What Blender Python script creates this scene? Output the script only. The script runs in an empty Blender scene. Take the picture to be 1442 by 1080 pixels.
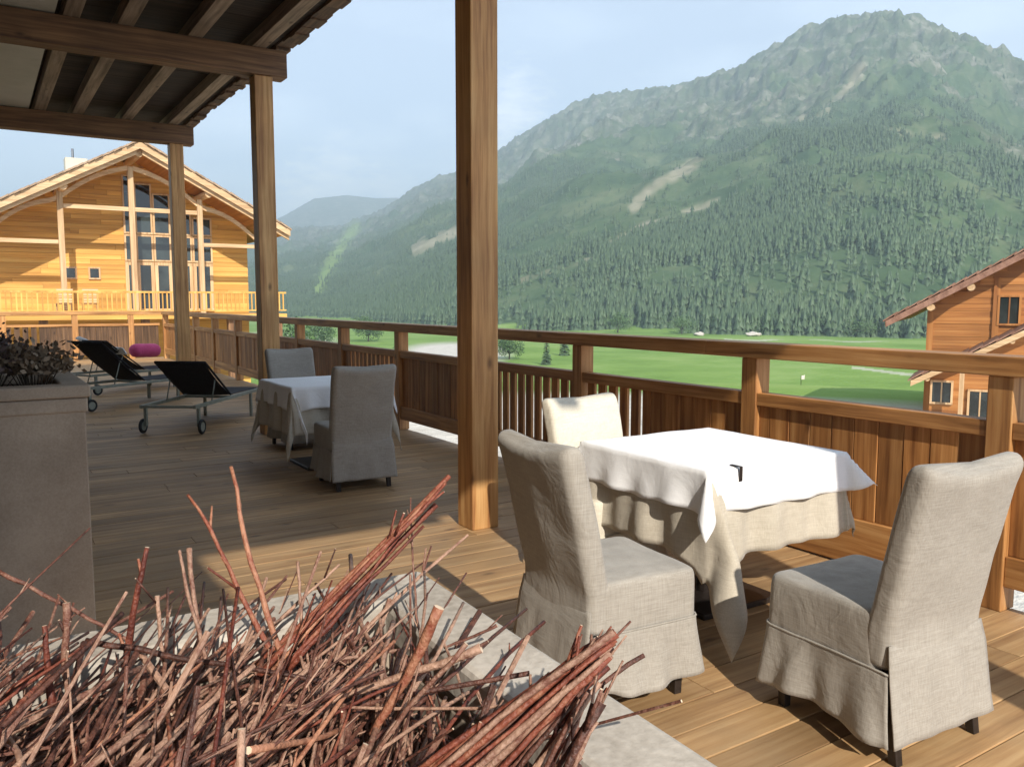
import bpy, math, random
import numpy as np
from mathutils import Vector, Matrix, noise as mnoise
random.seed(7)
rnd = random.random
U = random.uniform
scene = bpy.context.scene
COL = scene.collection
R = math.radians

# ------------------------------------------------------------------ camera
EYE = 1.5
FPX, CX, CY = 1170.0, 721.0, 540.0
PITCH, YAW = math.atan(116 / FPX), R(32.7)
fw = Vector((math.sin(YAW) * math.cos(PITCH), math.cos(YAW) * math.cos(PITCH), -math.sin(PITCH)))
rt = Vector((math.cos(YAW), -math.sin(YAW), 0))
upv = rt.cross(fw)
def sight(px, py):
    return fw + rt * ((px - CX) / FPX) - upv * ((py - CY) / FPX)
def onz(px, py, z):
    r = sight(px, py); t = (z - EYE) / r.z
    return Vector((r.x * t, r.y * t, z))
def ony(px, py, y):
    r = sight(px, py); t = y / r.y
    return Vector((r.x * t, y, EYE + r.z * t))
cam = bpy.data.objects.new('camera', bpy.data.cameras.new('camera'))
COL.objects.link(cam)
cam.data.sensor_width = 36
cam.data.lens = 36 * FPX / 1442
cam.data.clip_start = 0.05
cam.data.clip_end = 30000
cam.matrix_world = Matrix(((rt.x, upv.x, -fw.x, 0), (rt.y, upv.y, -fw.y, 0), (rt.z, upv.z, -fw.z, EYE), (0, 0, 0, 1)))
scene.camera = cam

# ------------------------------------------------------------------ mesh helpers
class MB:
    def __init__(s):
        s.v = []; s.f = []; s.mi = []
    def add(s, vs, fs, mi=0):
        o = len(s.v); s.v += [tuple(v) for v in vs]
        s.f += [tuple(i + o for i in f) for f in fs]; s.mi += [mi] * len(fs)
        return s
    def box(s, x0, x1, y0, y1, z0, z1, mi=0):
        return s.add([(x0, y0, z0), (x1, y0, z0), (x1, y1, z0), (x0, y1, z0), (x0, y0, z1), (x1, y0, z1), (x1, y1, z1), (x0, y1, z1)],
                     [(0, 3, 2, 1), (4, 5, 6, 7), (0, 1, 5, 4), (1, 2, 6, 5), (2, 3, 7, 6), (3, 0, 4, 7)], mi)
    def beam(s, a, b, w, h, mi=0, up=(0, 0, 1)):
        a = Vector(a); b = Vector(b); d = (b - a).normalized(); u = Vector(up)
        sx = d.cross(u).normalized() * (w / 2); sy = sx.normalized().cross(d) * (h / 2)
        vs = [p + i * sx + j * sy for p in (a, b) for i, j in ((-1, -1), (1, -1), (1, 1), (-1, 1))]
        return s.add(vs, [(0, 1, 2, 3), (7, 6, 5, 4), (0, 4, 5, 1), (1, 5, 6, 2), (2, 6, 7, 3), (3, 7, 4, 0)], mi)
    def tube(s, pts, rad, n=8, mi=0, cap=True, capmi=None):
        pts = [Vector(p) for p in pts]; rings = []
        if not hasattr(rad, '__len__'): rad = [rad] * len(pts)
        d0 = (pts[1] - pts[0]).normalized()
        ref = Vector((0, 0, 1)) if abs(d0.z) < .9 else Vector((1, 0, 0))
        vs = []
        for i, p in enumerate(pts):
            d = (pts[min(i + 1, len(pts) - 1)] - pts[max(i - 1, 0)]).normalized()
            sx = d.cross(ref).normalized(); sy = sx.cross(d)
            for k in range(n):
                a = 2 * math.pi * k / n
                vs.append(p + (sx * math.cos(a) + sy * math.sin(a)) * rad[i])
        fs = []
        for i in range(len(pts) - 1):
            for k in range(n):
                k2 = (k + 1) % n
                fs.append((i * n + k, i * n + k2, (i + 1) * n + k2, (i + 1) * n + k))
        s.add(vs, fs, mi)
        if cap:
            o = len(s.v) - len(vs)
            s.f.append(tuple(o + k for k in range(n))[::-1]); s.mi.append(mi if capmi is None else capmi)
            o = len(s.v) - n
            s.f.append(tuple(o + k for k in range(n))); s.mi.append(mi if capmi is None else capmi)
        return s
    def ring_loft(s, rings, closed=True, capb=False, capt=False, mi=0):
        n = len(rings[0]); vs = [p for r in rings for p in r]; fs = []
        m = n if closed else n - 1
        for i in range(len(rings) - 1):
            for k in range(m):
                k2 = (k + 1) % n
                fs.append((i * n + k, i * n + k2, (i + 1) * n + k2, (i + 1) * n + k))
        if capb: fs.append(tuple(range(n))[::-1])
        if capt: fs.append(tuple(range((len(rings) - 1) * n, len(rings) * n)))
        return s.add(vs, fs, mi)
    def build(s, name, mats, parent=None, smooth=False, bevel=0, subsurf=0, solid=0):
        me = bpy.data.meshes.new(name); me.from_pydata([tuple(v) for v in s.v], [], s.f)
        if not isinstance(mats, (list, tuple)): mats = [mats]
        for m in mats: me.materials.append(m)
        if len(mats) > 1: me.polygons.foreach_set('material_index', s.mi)
        if smooth: me.polygons.foreach_set('use_smooth', [True] * len(me.polygons))
        me.update()
        o = bpy.data.objects.new(name, me); COL.objects.link(o)
        if parent: o.parent = parent
        if solid:
            m = o.modifiers.new('solid', 'SOLIDIFY'); m.thickness = solid; m.offset = 0
        if bevel:
            m = o.modifiers.new('bevel', 'BEVEL'); m.width = bevel; m.segments = 2; m.limit_method = 'ANGLE'
            m.harden_normals = False
        if subsurf:
            m = o.modifiers.new('sub', 'SUBSURF'); m.levels = subsurf; m.render_levels = subsurf
        return o
def thing(name, label, cat, loc=(0, 0, 0), rz=0, group=None):
    o = bpy.data.objects.new(name, None); COL.objects.link(o); o.empty_display_size = .1
    o.location = loc; o.rotation_euler = (0, 0, rz); o['label'] = label; o['category'] = cat
    if group: o['group'] = group
    return o
def tag(o, label, cat, group=None, kind=None):
    o['label'] = label; o['category'] = cat
    if group: o['group'] = group
    if kind: o['kind'] = kind
    return o
def struct(o, label, cat):
    o['kind'] = 'structure'; o['label'] = label; o['category'] = cat; return o
def dup(src, loc, rz, label):
    r = src.copy(); COL.objects.link(r); r.location = loc; r.rotation_euler = (0, 0, rz); r['label'] = label
    for ch in list(src.children):
        c = ch.copy(); COL.objects.link(c); c.parent = r
        for g in list(ch.children):
            d = g.copy(); COL.objects.link(d); d.parent = c
    return r
def put(o, m):                       # bake a mesh into another place before tagging
    o.data.transform(m); return o

# ------------------------------------------------------------------ materials
def newmat(name):
    m = bpy.data.materials.new(name); m.use_nodes = True
    nt = m.node_tree; b = nt.nodes['Principled BSDF']
    return m, nt, b
def N(nt, t, **kw):
    n = nt.nodes.new(t)
    for k, v in kw.items():
        if k in n.inputs: n.inputs[k].default_value = v
        else: setattr(n, k, v)
    return n
def ramp(nt, stops):
    n = nt.nodes.new('ShaderNodeValToRGB'); e = n.color_ramp.elements
    e[0].position = stops[0][0]; e[0].color = (*stops[0][1], 1)
    e[1].position = stops[-1][0]; e[1].color = (*stops[-1][1], 1)
    for p, c in stops[1:-1]:
        x = e.new(p); x.color = (*c, 1)
    return n
def mix(nt, a, b, fac, mode='MIX'):
    n = nt.nodes.new('ShaderNodeMix'); n.data_type = 'RGBA'; n.blend_type = mode
    L = nt.links
    for sock, val in ((n.inputs[0], fac), (n.inputs[6], a), (n.inputs[7], b)):
        if hasattr(val, 'is_linked') or isinstance(val, bpy.types.NodeSocket): L.new(val, sock)
        elif isinstance(val, (int, float)): sock.default_value = val
        else: sock.default_value = (*val, 1)
    return n.outputs[2]
def wood(name, dark, mid, light, axis='Z', scale=1.0, rough=.6, var=.35, knots=True, bump=.25, wear=None):
    m, nt, b = newmat(name); L = nt.links
    tc = N(nt, 'ShaderNodeTexCoord'); geo = N(nt, 'ShaderNodeNewGeometry')
    off = N(nt, 'ShaderNodeVectorMath', operation='SCALE'); off.inputs[0].default_value = (13, 17, 11)
    L.new(geo.outputs['Random Per Island'], off.inputs['Scale'])
    ad = N(nt, 'ShaderNodeVectorMath', operation='ADD'); L.new(tc.outputs['Object'], ad.inputs[0]); L.new(off.outputs[0], ad.inputs[1])
    # slow warp across the grain
    wn = N(nt, 'ShaderNodeTexNoise', Scale=1.6 * scale, Detail=2.0); L.new(ad.outputs[0], wn.inputs['Vector'])
    wsc = N(nt, 'ShaderNodeVectorMath', operation='SCALE'); wsc.inputs['Scale'].default_value = .05; L.new(wn.outputs['Color'], wsc.inputs[0])
    ad2 = N(nt, 'ShaderNodeVectorMath', operation='ADD'); L.new(ad.outputs[0], ad2.inputs[0]); L.new(wsc.outputs[0], ad2.inputs[1])
    mp = N(nt, 'ShaderNodeMapping'); s = {'X': (.035, 1, 1), 'Y': (1, .035, 1), 'Z': (1, 1, .035)}[axis]
    mp.inputs['Scale'].default_value = tuple(v * 34 * scale for v in s); L.new(ad2.outputs[0], mp.inputs['Vector'])
    n1 = N(nt, 'ShaderNodeTexNoise', Scale=1.0, Detail=6.0, Roughness=.62); L.new(mp.outputs[0], n1.inputs['Vector'])
    cr = ramp(nt, [(.32, dark), (.5, mid), (.68, light)]); L.new(n1.outputs['Fac'], cr.inputs[0])
    col = cr.outputs[0]
    n2 = N(nt, 'ShaderNodeTexNoise', Scale=2.2 * scale, Detail=3.0); L.new(ad.outputs[0], n2.inputs['Vector'])
    hr = N(nt, 'ShaderNodeMapRange'); hr.inputs[1].default_value = .3; hr.inputs[2].default_value = .7; hr.inputs[3].default_value = 1 - var * .6; hr.inputs[4].default_value = 1 + var * .45
    L.new(n2.outputs['Fac'], hr.inputs[0])
    ir = N(nt, 'ShaderNodeMapRange'); ir.inputs[3].default_value = 1 - var * .55; ir.inputs[4].default_value = 1 + var * .4
    L.new(geo.outputs['Random Per Island'], ir.inputs[0])
    mu = N(nt, 'ShaderNodeMath', operation='MULTIPLY'); L.new(hr.outputs[0], mu.inputs[0]); L.new(ir.outputs[0], mu.inputs[1])
    cc = N(nt, 'ShaderNodeCombineColor'); [L.new(mu.outputs[0], cc.inputs[i]) for i in range(3)]
    col = mix(nt, col, cc.outputs[0], 1.0, 'MULTIPLY')
    if knots:
        mk = N(nt, 'ShaderNodeMapping'); sk = {'X': (.45, 1, 1), 'Y': (1, .45, 1), 'Z': (1, 1, .45)}[axis]
        mk.inputs['Scale'].default_value = tuple(v * 5 for v in sk); L.new(ad2.outputs[0], mk.inputs['Vector'])
        vo = N(nt, 'ShaderNodeTexVoronoi', Scale=1.0); L.new(mk.outputs[0], vo.inputs['Vector'])
        kr = ramp(nt, [(.03, (1, 1, 1)), (.13, (0, 0, 0))]); L.new(vo.outputs['Distance'], kr.inputs[0])
        kf = N(nt, 'ShaderNodeMath', operation='MULTIPLY'); kf.inputs[1].default_value = .75; L.new(kr.outputs[0], kf.inputs[0])
        col = mix(nt, col, tuple(c * .35 for c in dark), kf.outputs[0])
    if wear:
        n3 = N(nt, 'ShaderNodeTexNoise', Scale=1.1, Detail=5.0, Roughness=.7); L.new(tc.outputs['Object'], n3.inputs['Vector'])
        wr = ramp(nt, [(.45, (0, 0, 0)), (.7, (1, 1, 1))]); L.new(n3.outputs['Fac'], wr.inputs[0])
        wf = N(nt, 'ShaderNodeMath', operation='MULTIPLY'); wf.inputs[1].default_value = .6; L.new(wr.outputs[0], wf.inputs[0])
        col = mix(nt, col, wear, wf.outputs[0])
    L.new(col, b.inputs['Base Color'])
    b.inputs['Roughness'].default_value = rough
    bp = N(nt, 'ShaderNodeBump', Strength=bump, Distance=.004); L.new(n1.outputs['Fac'], bp.inputs['Height']); L.new(bp.outputs[0], b.inputs['Normal'])
    return m
def rough_mat(name, c1, c2, scale=6, rough=.85, bump=.3, dist=.01, fine=60, spec=.3, metal=0):
    m, nt, b = newmat(name); L = nt.links
    tc = N(nt, 'ShaderNodeTexCoord')
    n1 = N(nt, 'ShaderNodeTexNoise', Scale=scale, Detail=6.0, Roughness=.6); L.new(tc.outputs['Object'], n1.inputs['Vector'])
    n2 = N(nt, 'ShaderNodeTexNoise', Scale=fine, Detail=3.0); L.new(tc.outputs['Object'], n2.inputs['Vector'])
    ad = N(nt, 'ShaderNodeMath', operation='ADD'); L.new(n1.outputs['Fac'], ad.inputs[0])
    m2 = N(nt, 'ShaderNodeMath', operation='MULTIPLY'); m2.inputs[1].default_value = .5; L.new(n2.outputs['Fac'], m2.inputs[0]); L.new(m2.outputs[0], ad.inputs[1])
    cr = ramp(nt, [(.55, c1), (.95, c2)]); L.new(ad.outputs[0], cr.inputs[0]); L.new(cr.outputs[0], b.inputs['Base Color'])
    bp = N(nt, 'ShaderNodeBump', Strength=bump, Distance=dist); L.new(ad.outputs[0], bp.inputs['Height']); L.new(bp.outputs[0], b.inputs['Normal'])
    b.inputs['Roughness'].default_value = rough; b.inputs['Specular IOR Level'].default_value = spec; b.inputs['Metallic'].default_value = metal
    return m
def fabric(name, c1, c2, weave=260, wrinkle=.5, wdist=.012, stripes=None):
    m, nt, b = newmat(name); L = nt.links
    tc = N(nt, 'ShaderNodeTexCoord')
    def thr(sc):
        mp = N(nt, 'ShaderNodeMapping'); mp.inputs['Scale'].default_value = sc; L.new(tc.outputs['Object'], mp.inputs['Vector'])
        n = N(nt, 'ShaderNodeTexNoise', Scale=1.0, Detail=2.0); L.new(mp.outputs[0], n.inputs['Vector']); return n.outputs['Fac']
    a = thr((weave, weave, 14)); c = thr((14, 14, weave))
    ad = N(nt, 'ShaderNodeMath', operation='ADD'); L.new(a, ad.inputs[0]); L.new(c, ad.inputs[1])
    n1 = N(nt, 'ShaderNodeTexNoise', Scale=5.0, Detail=4.0); L.new(tc.outputs['Object'], n1.inputs['Vector'])
    ad2 = N(nt, 'ShaderNodeMath', operation='MULTIPLY_ADD'); L.new(n1.outputs['Fac'], ad2.inputs[0]); ad2.inputs[1].default_value = .7; L.new(ad.outputs[0], ad2.inputs[2])
    cr = ramp(nt, [(.0, c1), (1.0, c2)]); mr = N(nt, 'ShaderNodeMapRange'); mr.inputs[1].default_value = .95; mr.inputs[2].default_value = 1.75; L.new(ad2.outputs[0], mr.inputs[0]); L.new(mr.outputs[0], cr.inputs[0])
    L.new(cr.outputs[0], b.inputs['Base Color'])
    wn = N(nt, 'ShaderNodeTexNoise', Scale=7.0, Detail=4.0, Roughness=.55, Distortion=.8); L.new(tc.outputs['Object'], wn.inputs['Vector'])
    bp = N(nt, 'ShaderNodeBump', Strength=wrinkle, Distance=wdist * 2.2); L.new(wn.outputs['Fac'], bp.inputs['Height'])
    b2 = N(nt, 'ShaderNodeBump', Strength=.25, Distance=.001); L.new(ad.outputs[0], b2.inputs['Height']); L.new(bp.outputs[0], b2.inputs['Normal']); L.new(b2.outputs[0], b.inputs['Normal'])
    b.inputs['Roughness'].default_value = .9; b.inputs['Specular IOR Level'].default_value = .15
    b.inputs['Sheen Weight'].default_value = .15
    return m
DK, MD, LT = (.23, .095, .026), (.45, .21, .066), (.60, .33, .125)
M = {}
for ax in 'XYZ':
    M['post' + ax] = wood('larch_timber_' + ax.lower(), DK, MD, LT, ax, .8, .55, .3)
    M['dark' + ax] = wood('dark_timber_' + ax.lower(), (.05, .025, .012), (.11, .058, .028), (.19, .105, .052), ax, .8, .75, .35)
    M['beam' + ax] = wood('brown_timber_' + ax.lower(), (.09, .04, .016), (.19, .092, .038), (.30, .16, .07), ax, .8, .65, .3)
    M['pale' + ax] = wood('pale_pine_' + ax.lower(), (.42, .25, .12), (.58, .38, .20), (.70, .50, .29), ax, .4, .6, .2, False)
    M['chalet' + ax] = wood('chalet_board_' + ax.lower(), (.46, .22, .042), (.63, .33, .07), (.75, .45, .12), ax, .15, .6, .3, False, .1)
    M['orange' + ax] = wood('orange_board_' + ax.lower(), (.27, .10, .024), (.42, .17, .042), (.54, .25, .075), ax, .2, .6, .3, False, .1)
M['railZ'] = wood('rail_board', (.21, .078, .020), (.40, .175, .050), (.56, .285, .10), 'Z', .8, .6, .5)
M['pillar'] = wood('bright_larch_post', (.34, .145, .045), (.58, .30, .105), (.74, .44, .18), 'Z', .8, .55, .3)
M['purlin'] = wood('grey_brown_purlin', (.16, .11, .07), (.30, .215, .145), (.42, .31, .22), 'Y', .8, .75, .3)
M['blackX'] = wood('black_board', (.012, .008, .006), (.03, .019, .012), (.06, .04, .026), 'X', .8, .85, .3)  # very dark board tone for the canopy roof
M['deck'] = wood('deck_plank', (.27, .148, .064), (.40, .24, .108), (.49, .32, .158), 'X', .75, .62, .40, True, .35, wear=(.30, .205, .11))
M['stone'] = rough_mat('pale_stone', (.36, .32, .27), (.62, .57, .50), 5, .85, .35, .006, 90)
M['planter'] = rough_mat('beige_render', (.30, .245, .19), (.43, .36, .285), 3, .9, .25, .004, 120)
M['linen'] = fabric('natural_linen', (.275, .25, .215), (.40, .37, .325), wrinkle=.32)
M['linen2'] = fabric('under_linen', (.42, .37, .295), (.55, .50, .41), wrinkle=.3)
M['cream'] = fabric('cream_fabric', (.56, .51, .41), (.72, .67, .56))
M['white'] = fabric('white_cotton', (.80, .80, .81), (.88, .88, .88), wrinkle=.2)
M['leg'] = rough_mat('dark_stained_wood', (.012, .009, .008), (.035, .026, .022), 9, .35, .1, .002)
M['sling'] = rough_mat('black_sling', (.010, .009, .012), (.022, .019, .024), 40, .8, .2, .002)
M['metal'] = rough_mat('sage_metal', (.20, .22, .185), (.28, .30, .255), 9, .4, .05, .001)
M['rubber'] = rough_mat('rubber', (.012, .012, .012), (.03, .03, .03), 9, .6, .1, .001)
M['pink'] = fabric('pink_towel', (.55, .06, .17), (.72, .12, .27), weave=120)
M['towel'] = fabric('white_towel', (.62, .62, .6), (.75, .75, .73), weave=120)
M['soil'] = rough_mat('dark_soil', (.012, .009, .007), (.05, .036, .026), 18, .95, .8, .02)
M['plaster'] = rough_mat('pale_soffit', (.52, .49, .40), (.62, .58, .49), 2, .9, .1, .004)
M['bark'] = rough_mat('bark', (.04, .03, .02), (.12, .09, .065), 6, .9, .5, .03)
M['steel'] = rough_mat('clip_steel', (.25, .25, .26), (.4, .4, .4), 20, .3, .05, .001, metal=1)
def glassmat(name, c):
    m, nt, b = newmat(name); b.inputs['Base Color'].default_value = (*c, 1); b.inputs['Roughness'].default_value = .05
    b.inputs['Specular IOR Level'].default_value = .8
    tc = N(nt, 'ShaderNodeTexCoord'); n = N(nt, 'ShaderNodeTexNoise', Scale=.8, Detail=3.0); nt.links.new(tc.outputs['Object'], n.inputs['Vector'])
    cr = ramp(nt, [(.4, tuple(x * .5 for x in c)), (.62, tuple(x * 1.8 for x in c))]); nt.links.new(n.outputs['Fac'], cr.inputs[0]); nt.links.new(cr.outputs[0], b.inputs['Base Color'])
    return m
M['glass'] = glassmat('window_glass', (.022, .03, .03))
M['shingle'] = rough_mat('wood_shingle', (.24, .16, .10), (.46, .33, .23), 4, .85, .6, .03, 30)
M['tile'] = rough_mat('brown_shingle', (.17, .085, .055), (.34, .19, .13), 4, .85, .6, .03, 30)
def twigmat(name, a, b_, c):
    m, nt, b = newmat(name); L = nt.links
    tc = N(nt, 'ShaderNodeTexCoord'); oi = N(nt, 'ShaderNodeNewGeometry'); ob = N(nt, 'ShaderNodeObjectInfo')
    n1 = N(nt, 'ShaderNodeTexNoise', Scale=55.0, Detail=8.0, Roughness=.75); L.new(tc.outputs['Object'], n1.inputs['Vector'])
    rr = N(nt, 'ShaderNodeMath', operation='ADD'); L.new(oi.outputs['Random Per Island'], rr.inputs[0]); L.new(ob.outputs['Random'], rr.inputs[1])
    fr = N(nt, 'ShaderNodeMath', operation='FRACT'); L.new(rr.outputs[0], fr.inputs[0])
    ma = N(nt, 'ShaderNodeMath', operation='MULTIPLY_ADD'); L.new(fr.outputs[0], ma.inputs[0]); ma.inputs[1].default_value = .42; L.new(n1.outputs['Fac'], ma.inputs[2])
    cr = ramp(nt, [(.46, a), (.66, b_), (.86, c), (.98, tuple(v * 1.3 for v in c))]); L.new(ma.outputs[0], cr.inputs[0])
    L.new(cr.outputs[0], b.inputs['Base Color']); b.inputs['Roughness'].default_value = .55
    n2 = N(nt, 'ShaderNodeTexNoise', Scale=220.0, Detail=4.0); L.new(tc.outputs['Object'], n2.inputs['Vector'])
    bp = N(nt, 'ShaderNodeBump', Strength=.9, Distance=.003); L.new(n2.outputs['Fac'], bp.inputs['Height']); L.new(bp.outputs[0], b.inputs['Normal'])
    return m
M['twig'] = twigmat('twig_bark', (.05, .019, .013), (.17, .066, .044), (.36, .215, .15))
M['twigred'] = twigmat('red_twig_bark', (.10, .022, .014), (.25, .068, .038), (.39, .18, .105))
M['cut'] = rough_mat('cut_wood', (.62, .45, .30), (.82, .66, .50), 60, .7, .2, .001)
def leafmat(name, a, b_):
    m, nt, b = newmat(name); L = nt.links; g = N(nt, 'ShaderNodeNewGeometry')
    cr = ramp(nt, [(0, a), (1, b_)]); L.new(g.outputs['Random Per Island'], cr.inputs[0]); L.new(cr.outputs[0], b.inputs['Base Color'])
    b.inputs['Roughness'].default_value = .6; return m
M['leafdark'] = leafmat('heather_leaf', (.03, .02, .022), (.12, .085, .08))
M['leafbrown'] = leafmat('brown_leaf', (.09, .06, .035), (.24, .18, .12))
M['needle'] = leafmat('conifer_needles', (.052, .092, .044), (.088, .138, .064))
M['treeleaf'] = leafmat('tree_leaf', (.045, .095, .030), (.11, .19, .06))

# ------------------------------------------------------------------ numpy noise
def vnoise(x, y, seed=0):
    xi = np.floor(x).astype(np.int64); yi = np.floor(y).astype(np.int64); xf = x - xi; yf = y - yi
    def h(a, b):
        n = (a * 374761393 + b * 668265263 + seed * 974711) & 0x7fffffff
        n = ((n ^ (n >> 13)) * 1274126177) & 0x7fffffff
        return ((n ^ (n >> 16)) & 0xffff) / 65535.0
    u = xf * xf * (3 - 2 * xf); v = yf * yf * (3 - 2 * yf)
    return (h(xi, yi) * (1 - u) + h(xi + 1, yi) * u) * (1 - v) + (h(xi, yi + 1) * (1 - u) + h(xi + 1, yi + 1) * u) * v
def fbm(x, y, o=5, seed=0, ridged=False):
    s = 0; a = 1; t = 0
    for i in range(o):
        n = vnoise(x * 2 ** i, y * 2 ** i, seed + i * 7)
        if ridged: n = 1 - abs(2 * n - 1)
        s = s + n * a; t += a; a *= .52
    return s / t
def sstep(a, b, x):
    t = np.clip((x - a) / (b - a), 0, 1); return t * t * (3 - 2 * t)

# ------------------------------------------------------------------ terrain
def azel(px, py):
    r = sight(px, py); return math.degrees(math.atan2(r.x, r.y)), r.z / math.hypot(r.x, r.y)
SKY = [(395, 325), (440, 322), (480, 320), (512, 308), (540, 295), (565, 278), (590, 262), (615, 250), (637, 245), (665, 232), (705, 210), (760, 175), (800, 152), (840, 135), (870, 133), (900, 130),
       (935, 124), (970, 118), (1000, 107), (1030, 98), (1065, 80), (1100, 62), (1125, 48), (1150, 38), (1175, 26), (1200, 22), (1235, 18), (1258, 19), (1266, 14), (1274, 20), (1300, 30), (1325, 40), (1350, 50), (1375, 58), (1400, 70), (1412, 66), (1425, 78), (1442, 85)]
sk = np.array([azel(*p) for p in SKY])
caz = np.concatenate([[-40, -20, 0, 10], sk[:, 0], [70, 80, 95, 125]])
cel = np.concatenate([[.05, .05, .05, .07], sk[:, 1], [.22, .25, .17, .12]])
def crestR(a): return np.interp(a, [-40, 10, 17, 24, 30, 36, 46, 57, 66, 90, 125], [3400, 3200, 3000, 2700, 2350, 2050, 1700, 1450, 1400, 1700, 2200])
def footR(a): return np.interp(a, [-40, 10, 20, 30, 45, 60, 125], [900, 800, 560, 360, 300, 290, 330])
def height(x, y):
    r = np.hypot(x, y); a = np.degrees(np.arctan2(x, y))
    base = -2.6 - 7.4 * sstep(36, 110, r + 6 * (fbm(x / 40, y / 40, 3, 5) - .5)) + 1.1 * (fbm(x / 60, y / 60, 4, 3) - .5) * sstep(45, 120, r)
    Rc = crestR(a); r0 = footR(a); Hc = np.interp(a, caz, cel) * Rc + 10
    t = (r - r0) / (Rc - r0); tt = np.clip(t, 0, 1)
    prof = tt ** 1.12 * (1 - .12 * np.sin(np.pi * tt) ** 2)
    env = np.sin(np.pi * np.clip(tt, 0, 1)) ** .8
    al = np.radians(a) * 1500
    wx = x + 90 * (fbm(x / 400, y / 400, 3, 31) - .5); wy = y + 90 * (fbm(x / 400, y / 400, 3, 37) - .5)
    rel = (fbm(wx / 330, wy / 330, 6, 11, True) - .6) * 170 + (fbm(x / 70, y / 70, 4, 21, True) - .6) * 38
    rocky = sstep(.3, .75, tt) * ((fbm(wx / 45, wy / 45, 5, 77, True) - .62) * 46 + (fbm(x / 14, y / 14, 3, 78, True) - .6) * 10)
    m = Hc * prof + env * rel * .62 + rocky * (1 - sstep(.97, 1.0, tt) * .55)
    back = Hc * (1 - np.clip(t - 1, 0, 3) * 1.1)
    h = np.where(t > 1, np.minimum(m, back + rocky * .45 * (t < 1.05)), m)
    h = np.where(t > 0, np.maximum(h, -2 if False else -14), 0)
    # far blue range
    el2 = np.interp(a, [-40, 0, 12, 17.6, 19.5, 21.6, 23.5, 25, 27, 33, 60], [.03, .04, .05, .098, .118, .123, .120, .121, .115, .08, .05])
    t2 = np.clip((r - 2900) / 1300, 0, 1.4); k2 = np.where(t2 < 1, t2, 2 - t2)
    h2 = (el2 * 4200 + 10) * np.clip(k2, 0, 1) ** .9 + (fbm(x / 400, y / 400, 5, 91, True) - .6) * 110 * np.sin(np.pi * np.clip(t2, 0, 1))
    h = np.maximum(h, np.where(t2 > 0, h2, -50))
    return base + np.maximum(h, 0)
azs = np.radians(np.concatenate([np.arange(-40, 10, 1.0), np.arange(10, 70, .085), np.arange(70, 126, 1.0)]))
rs = np.concatenate([np.array([0.5, 6, 12]), np.arange(15, 120, 3.0), np.geomspace(120, 1000, 200)[0:], np.geomspace(1006, 3600, 260), np.geomspace(3630, 5000, 60)])
A, RR = np.meshgrid(azs, rs)
X = RR * np.sin(A); Y = RR * np.cos(A); Z = height(X, Y)
def grid_mesh(name, X, Y, Z, mat):
    nr, na = X.shape
    me = bpy.data.meshes.new(name)
    vs = np.stack([X, Y, Z], -1).reshape(-1, 3).astype(np.float32)
    i = np.arange(nr - 1)[:, None] * na + np.arange(na - 1)[None, :]
    fs = np.stack([i, i + na, i + na + 1, i + 1], -1).reshape(-1, 4)
    me.vertices.add(len(vs)); me.vertices.foreach_set('co', vs.ravel())
    me.loops.add(fs.size); me.loops.foreach_set('vertex_index', fs.ravel().astype(np.int32))
    me.polygons.add(len(fs)); me.polygons.foreach_set('loop_start', (np.arange(len(fs)) * 4).astype(np.int32)); me.polygons.foreach_set('loop_total', np.full(len(fs), 4, np.int32))
    me.polygons.foreach_set('use_smooth', np.ones(len(fs), bool))
    me.update(); me.validate(); me.materials.append(mat)
    o = bpy.data.objects.new(name, me); COL.objects.link(o); return o
def seg_mask(az, el, pts, w):
    P = np.array([azel(*p) for p in pts]); K = 57.3      # elevation to degrees
    best = np.full(az.shape, 1e9)
    for (a0, e0), (a1, e1) in zip(P[:-1], P[1:]):
        dx, dy = a1 - a0, (e1 - e0) * K
        t = np.clip(((az - a0) * dx + (el * K - e0 * K) * dy) / (dx * dx + dy * dy + 1e-9), 0, 1)
        d = np.hypot(az - a0 - t * dx, el * K - e0 * K - t * dy); best = np.minimum(best, d)
    return np.clip(1.3 - best / w, 0, 1)
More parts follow.
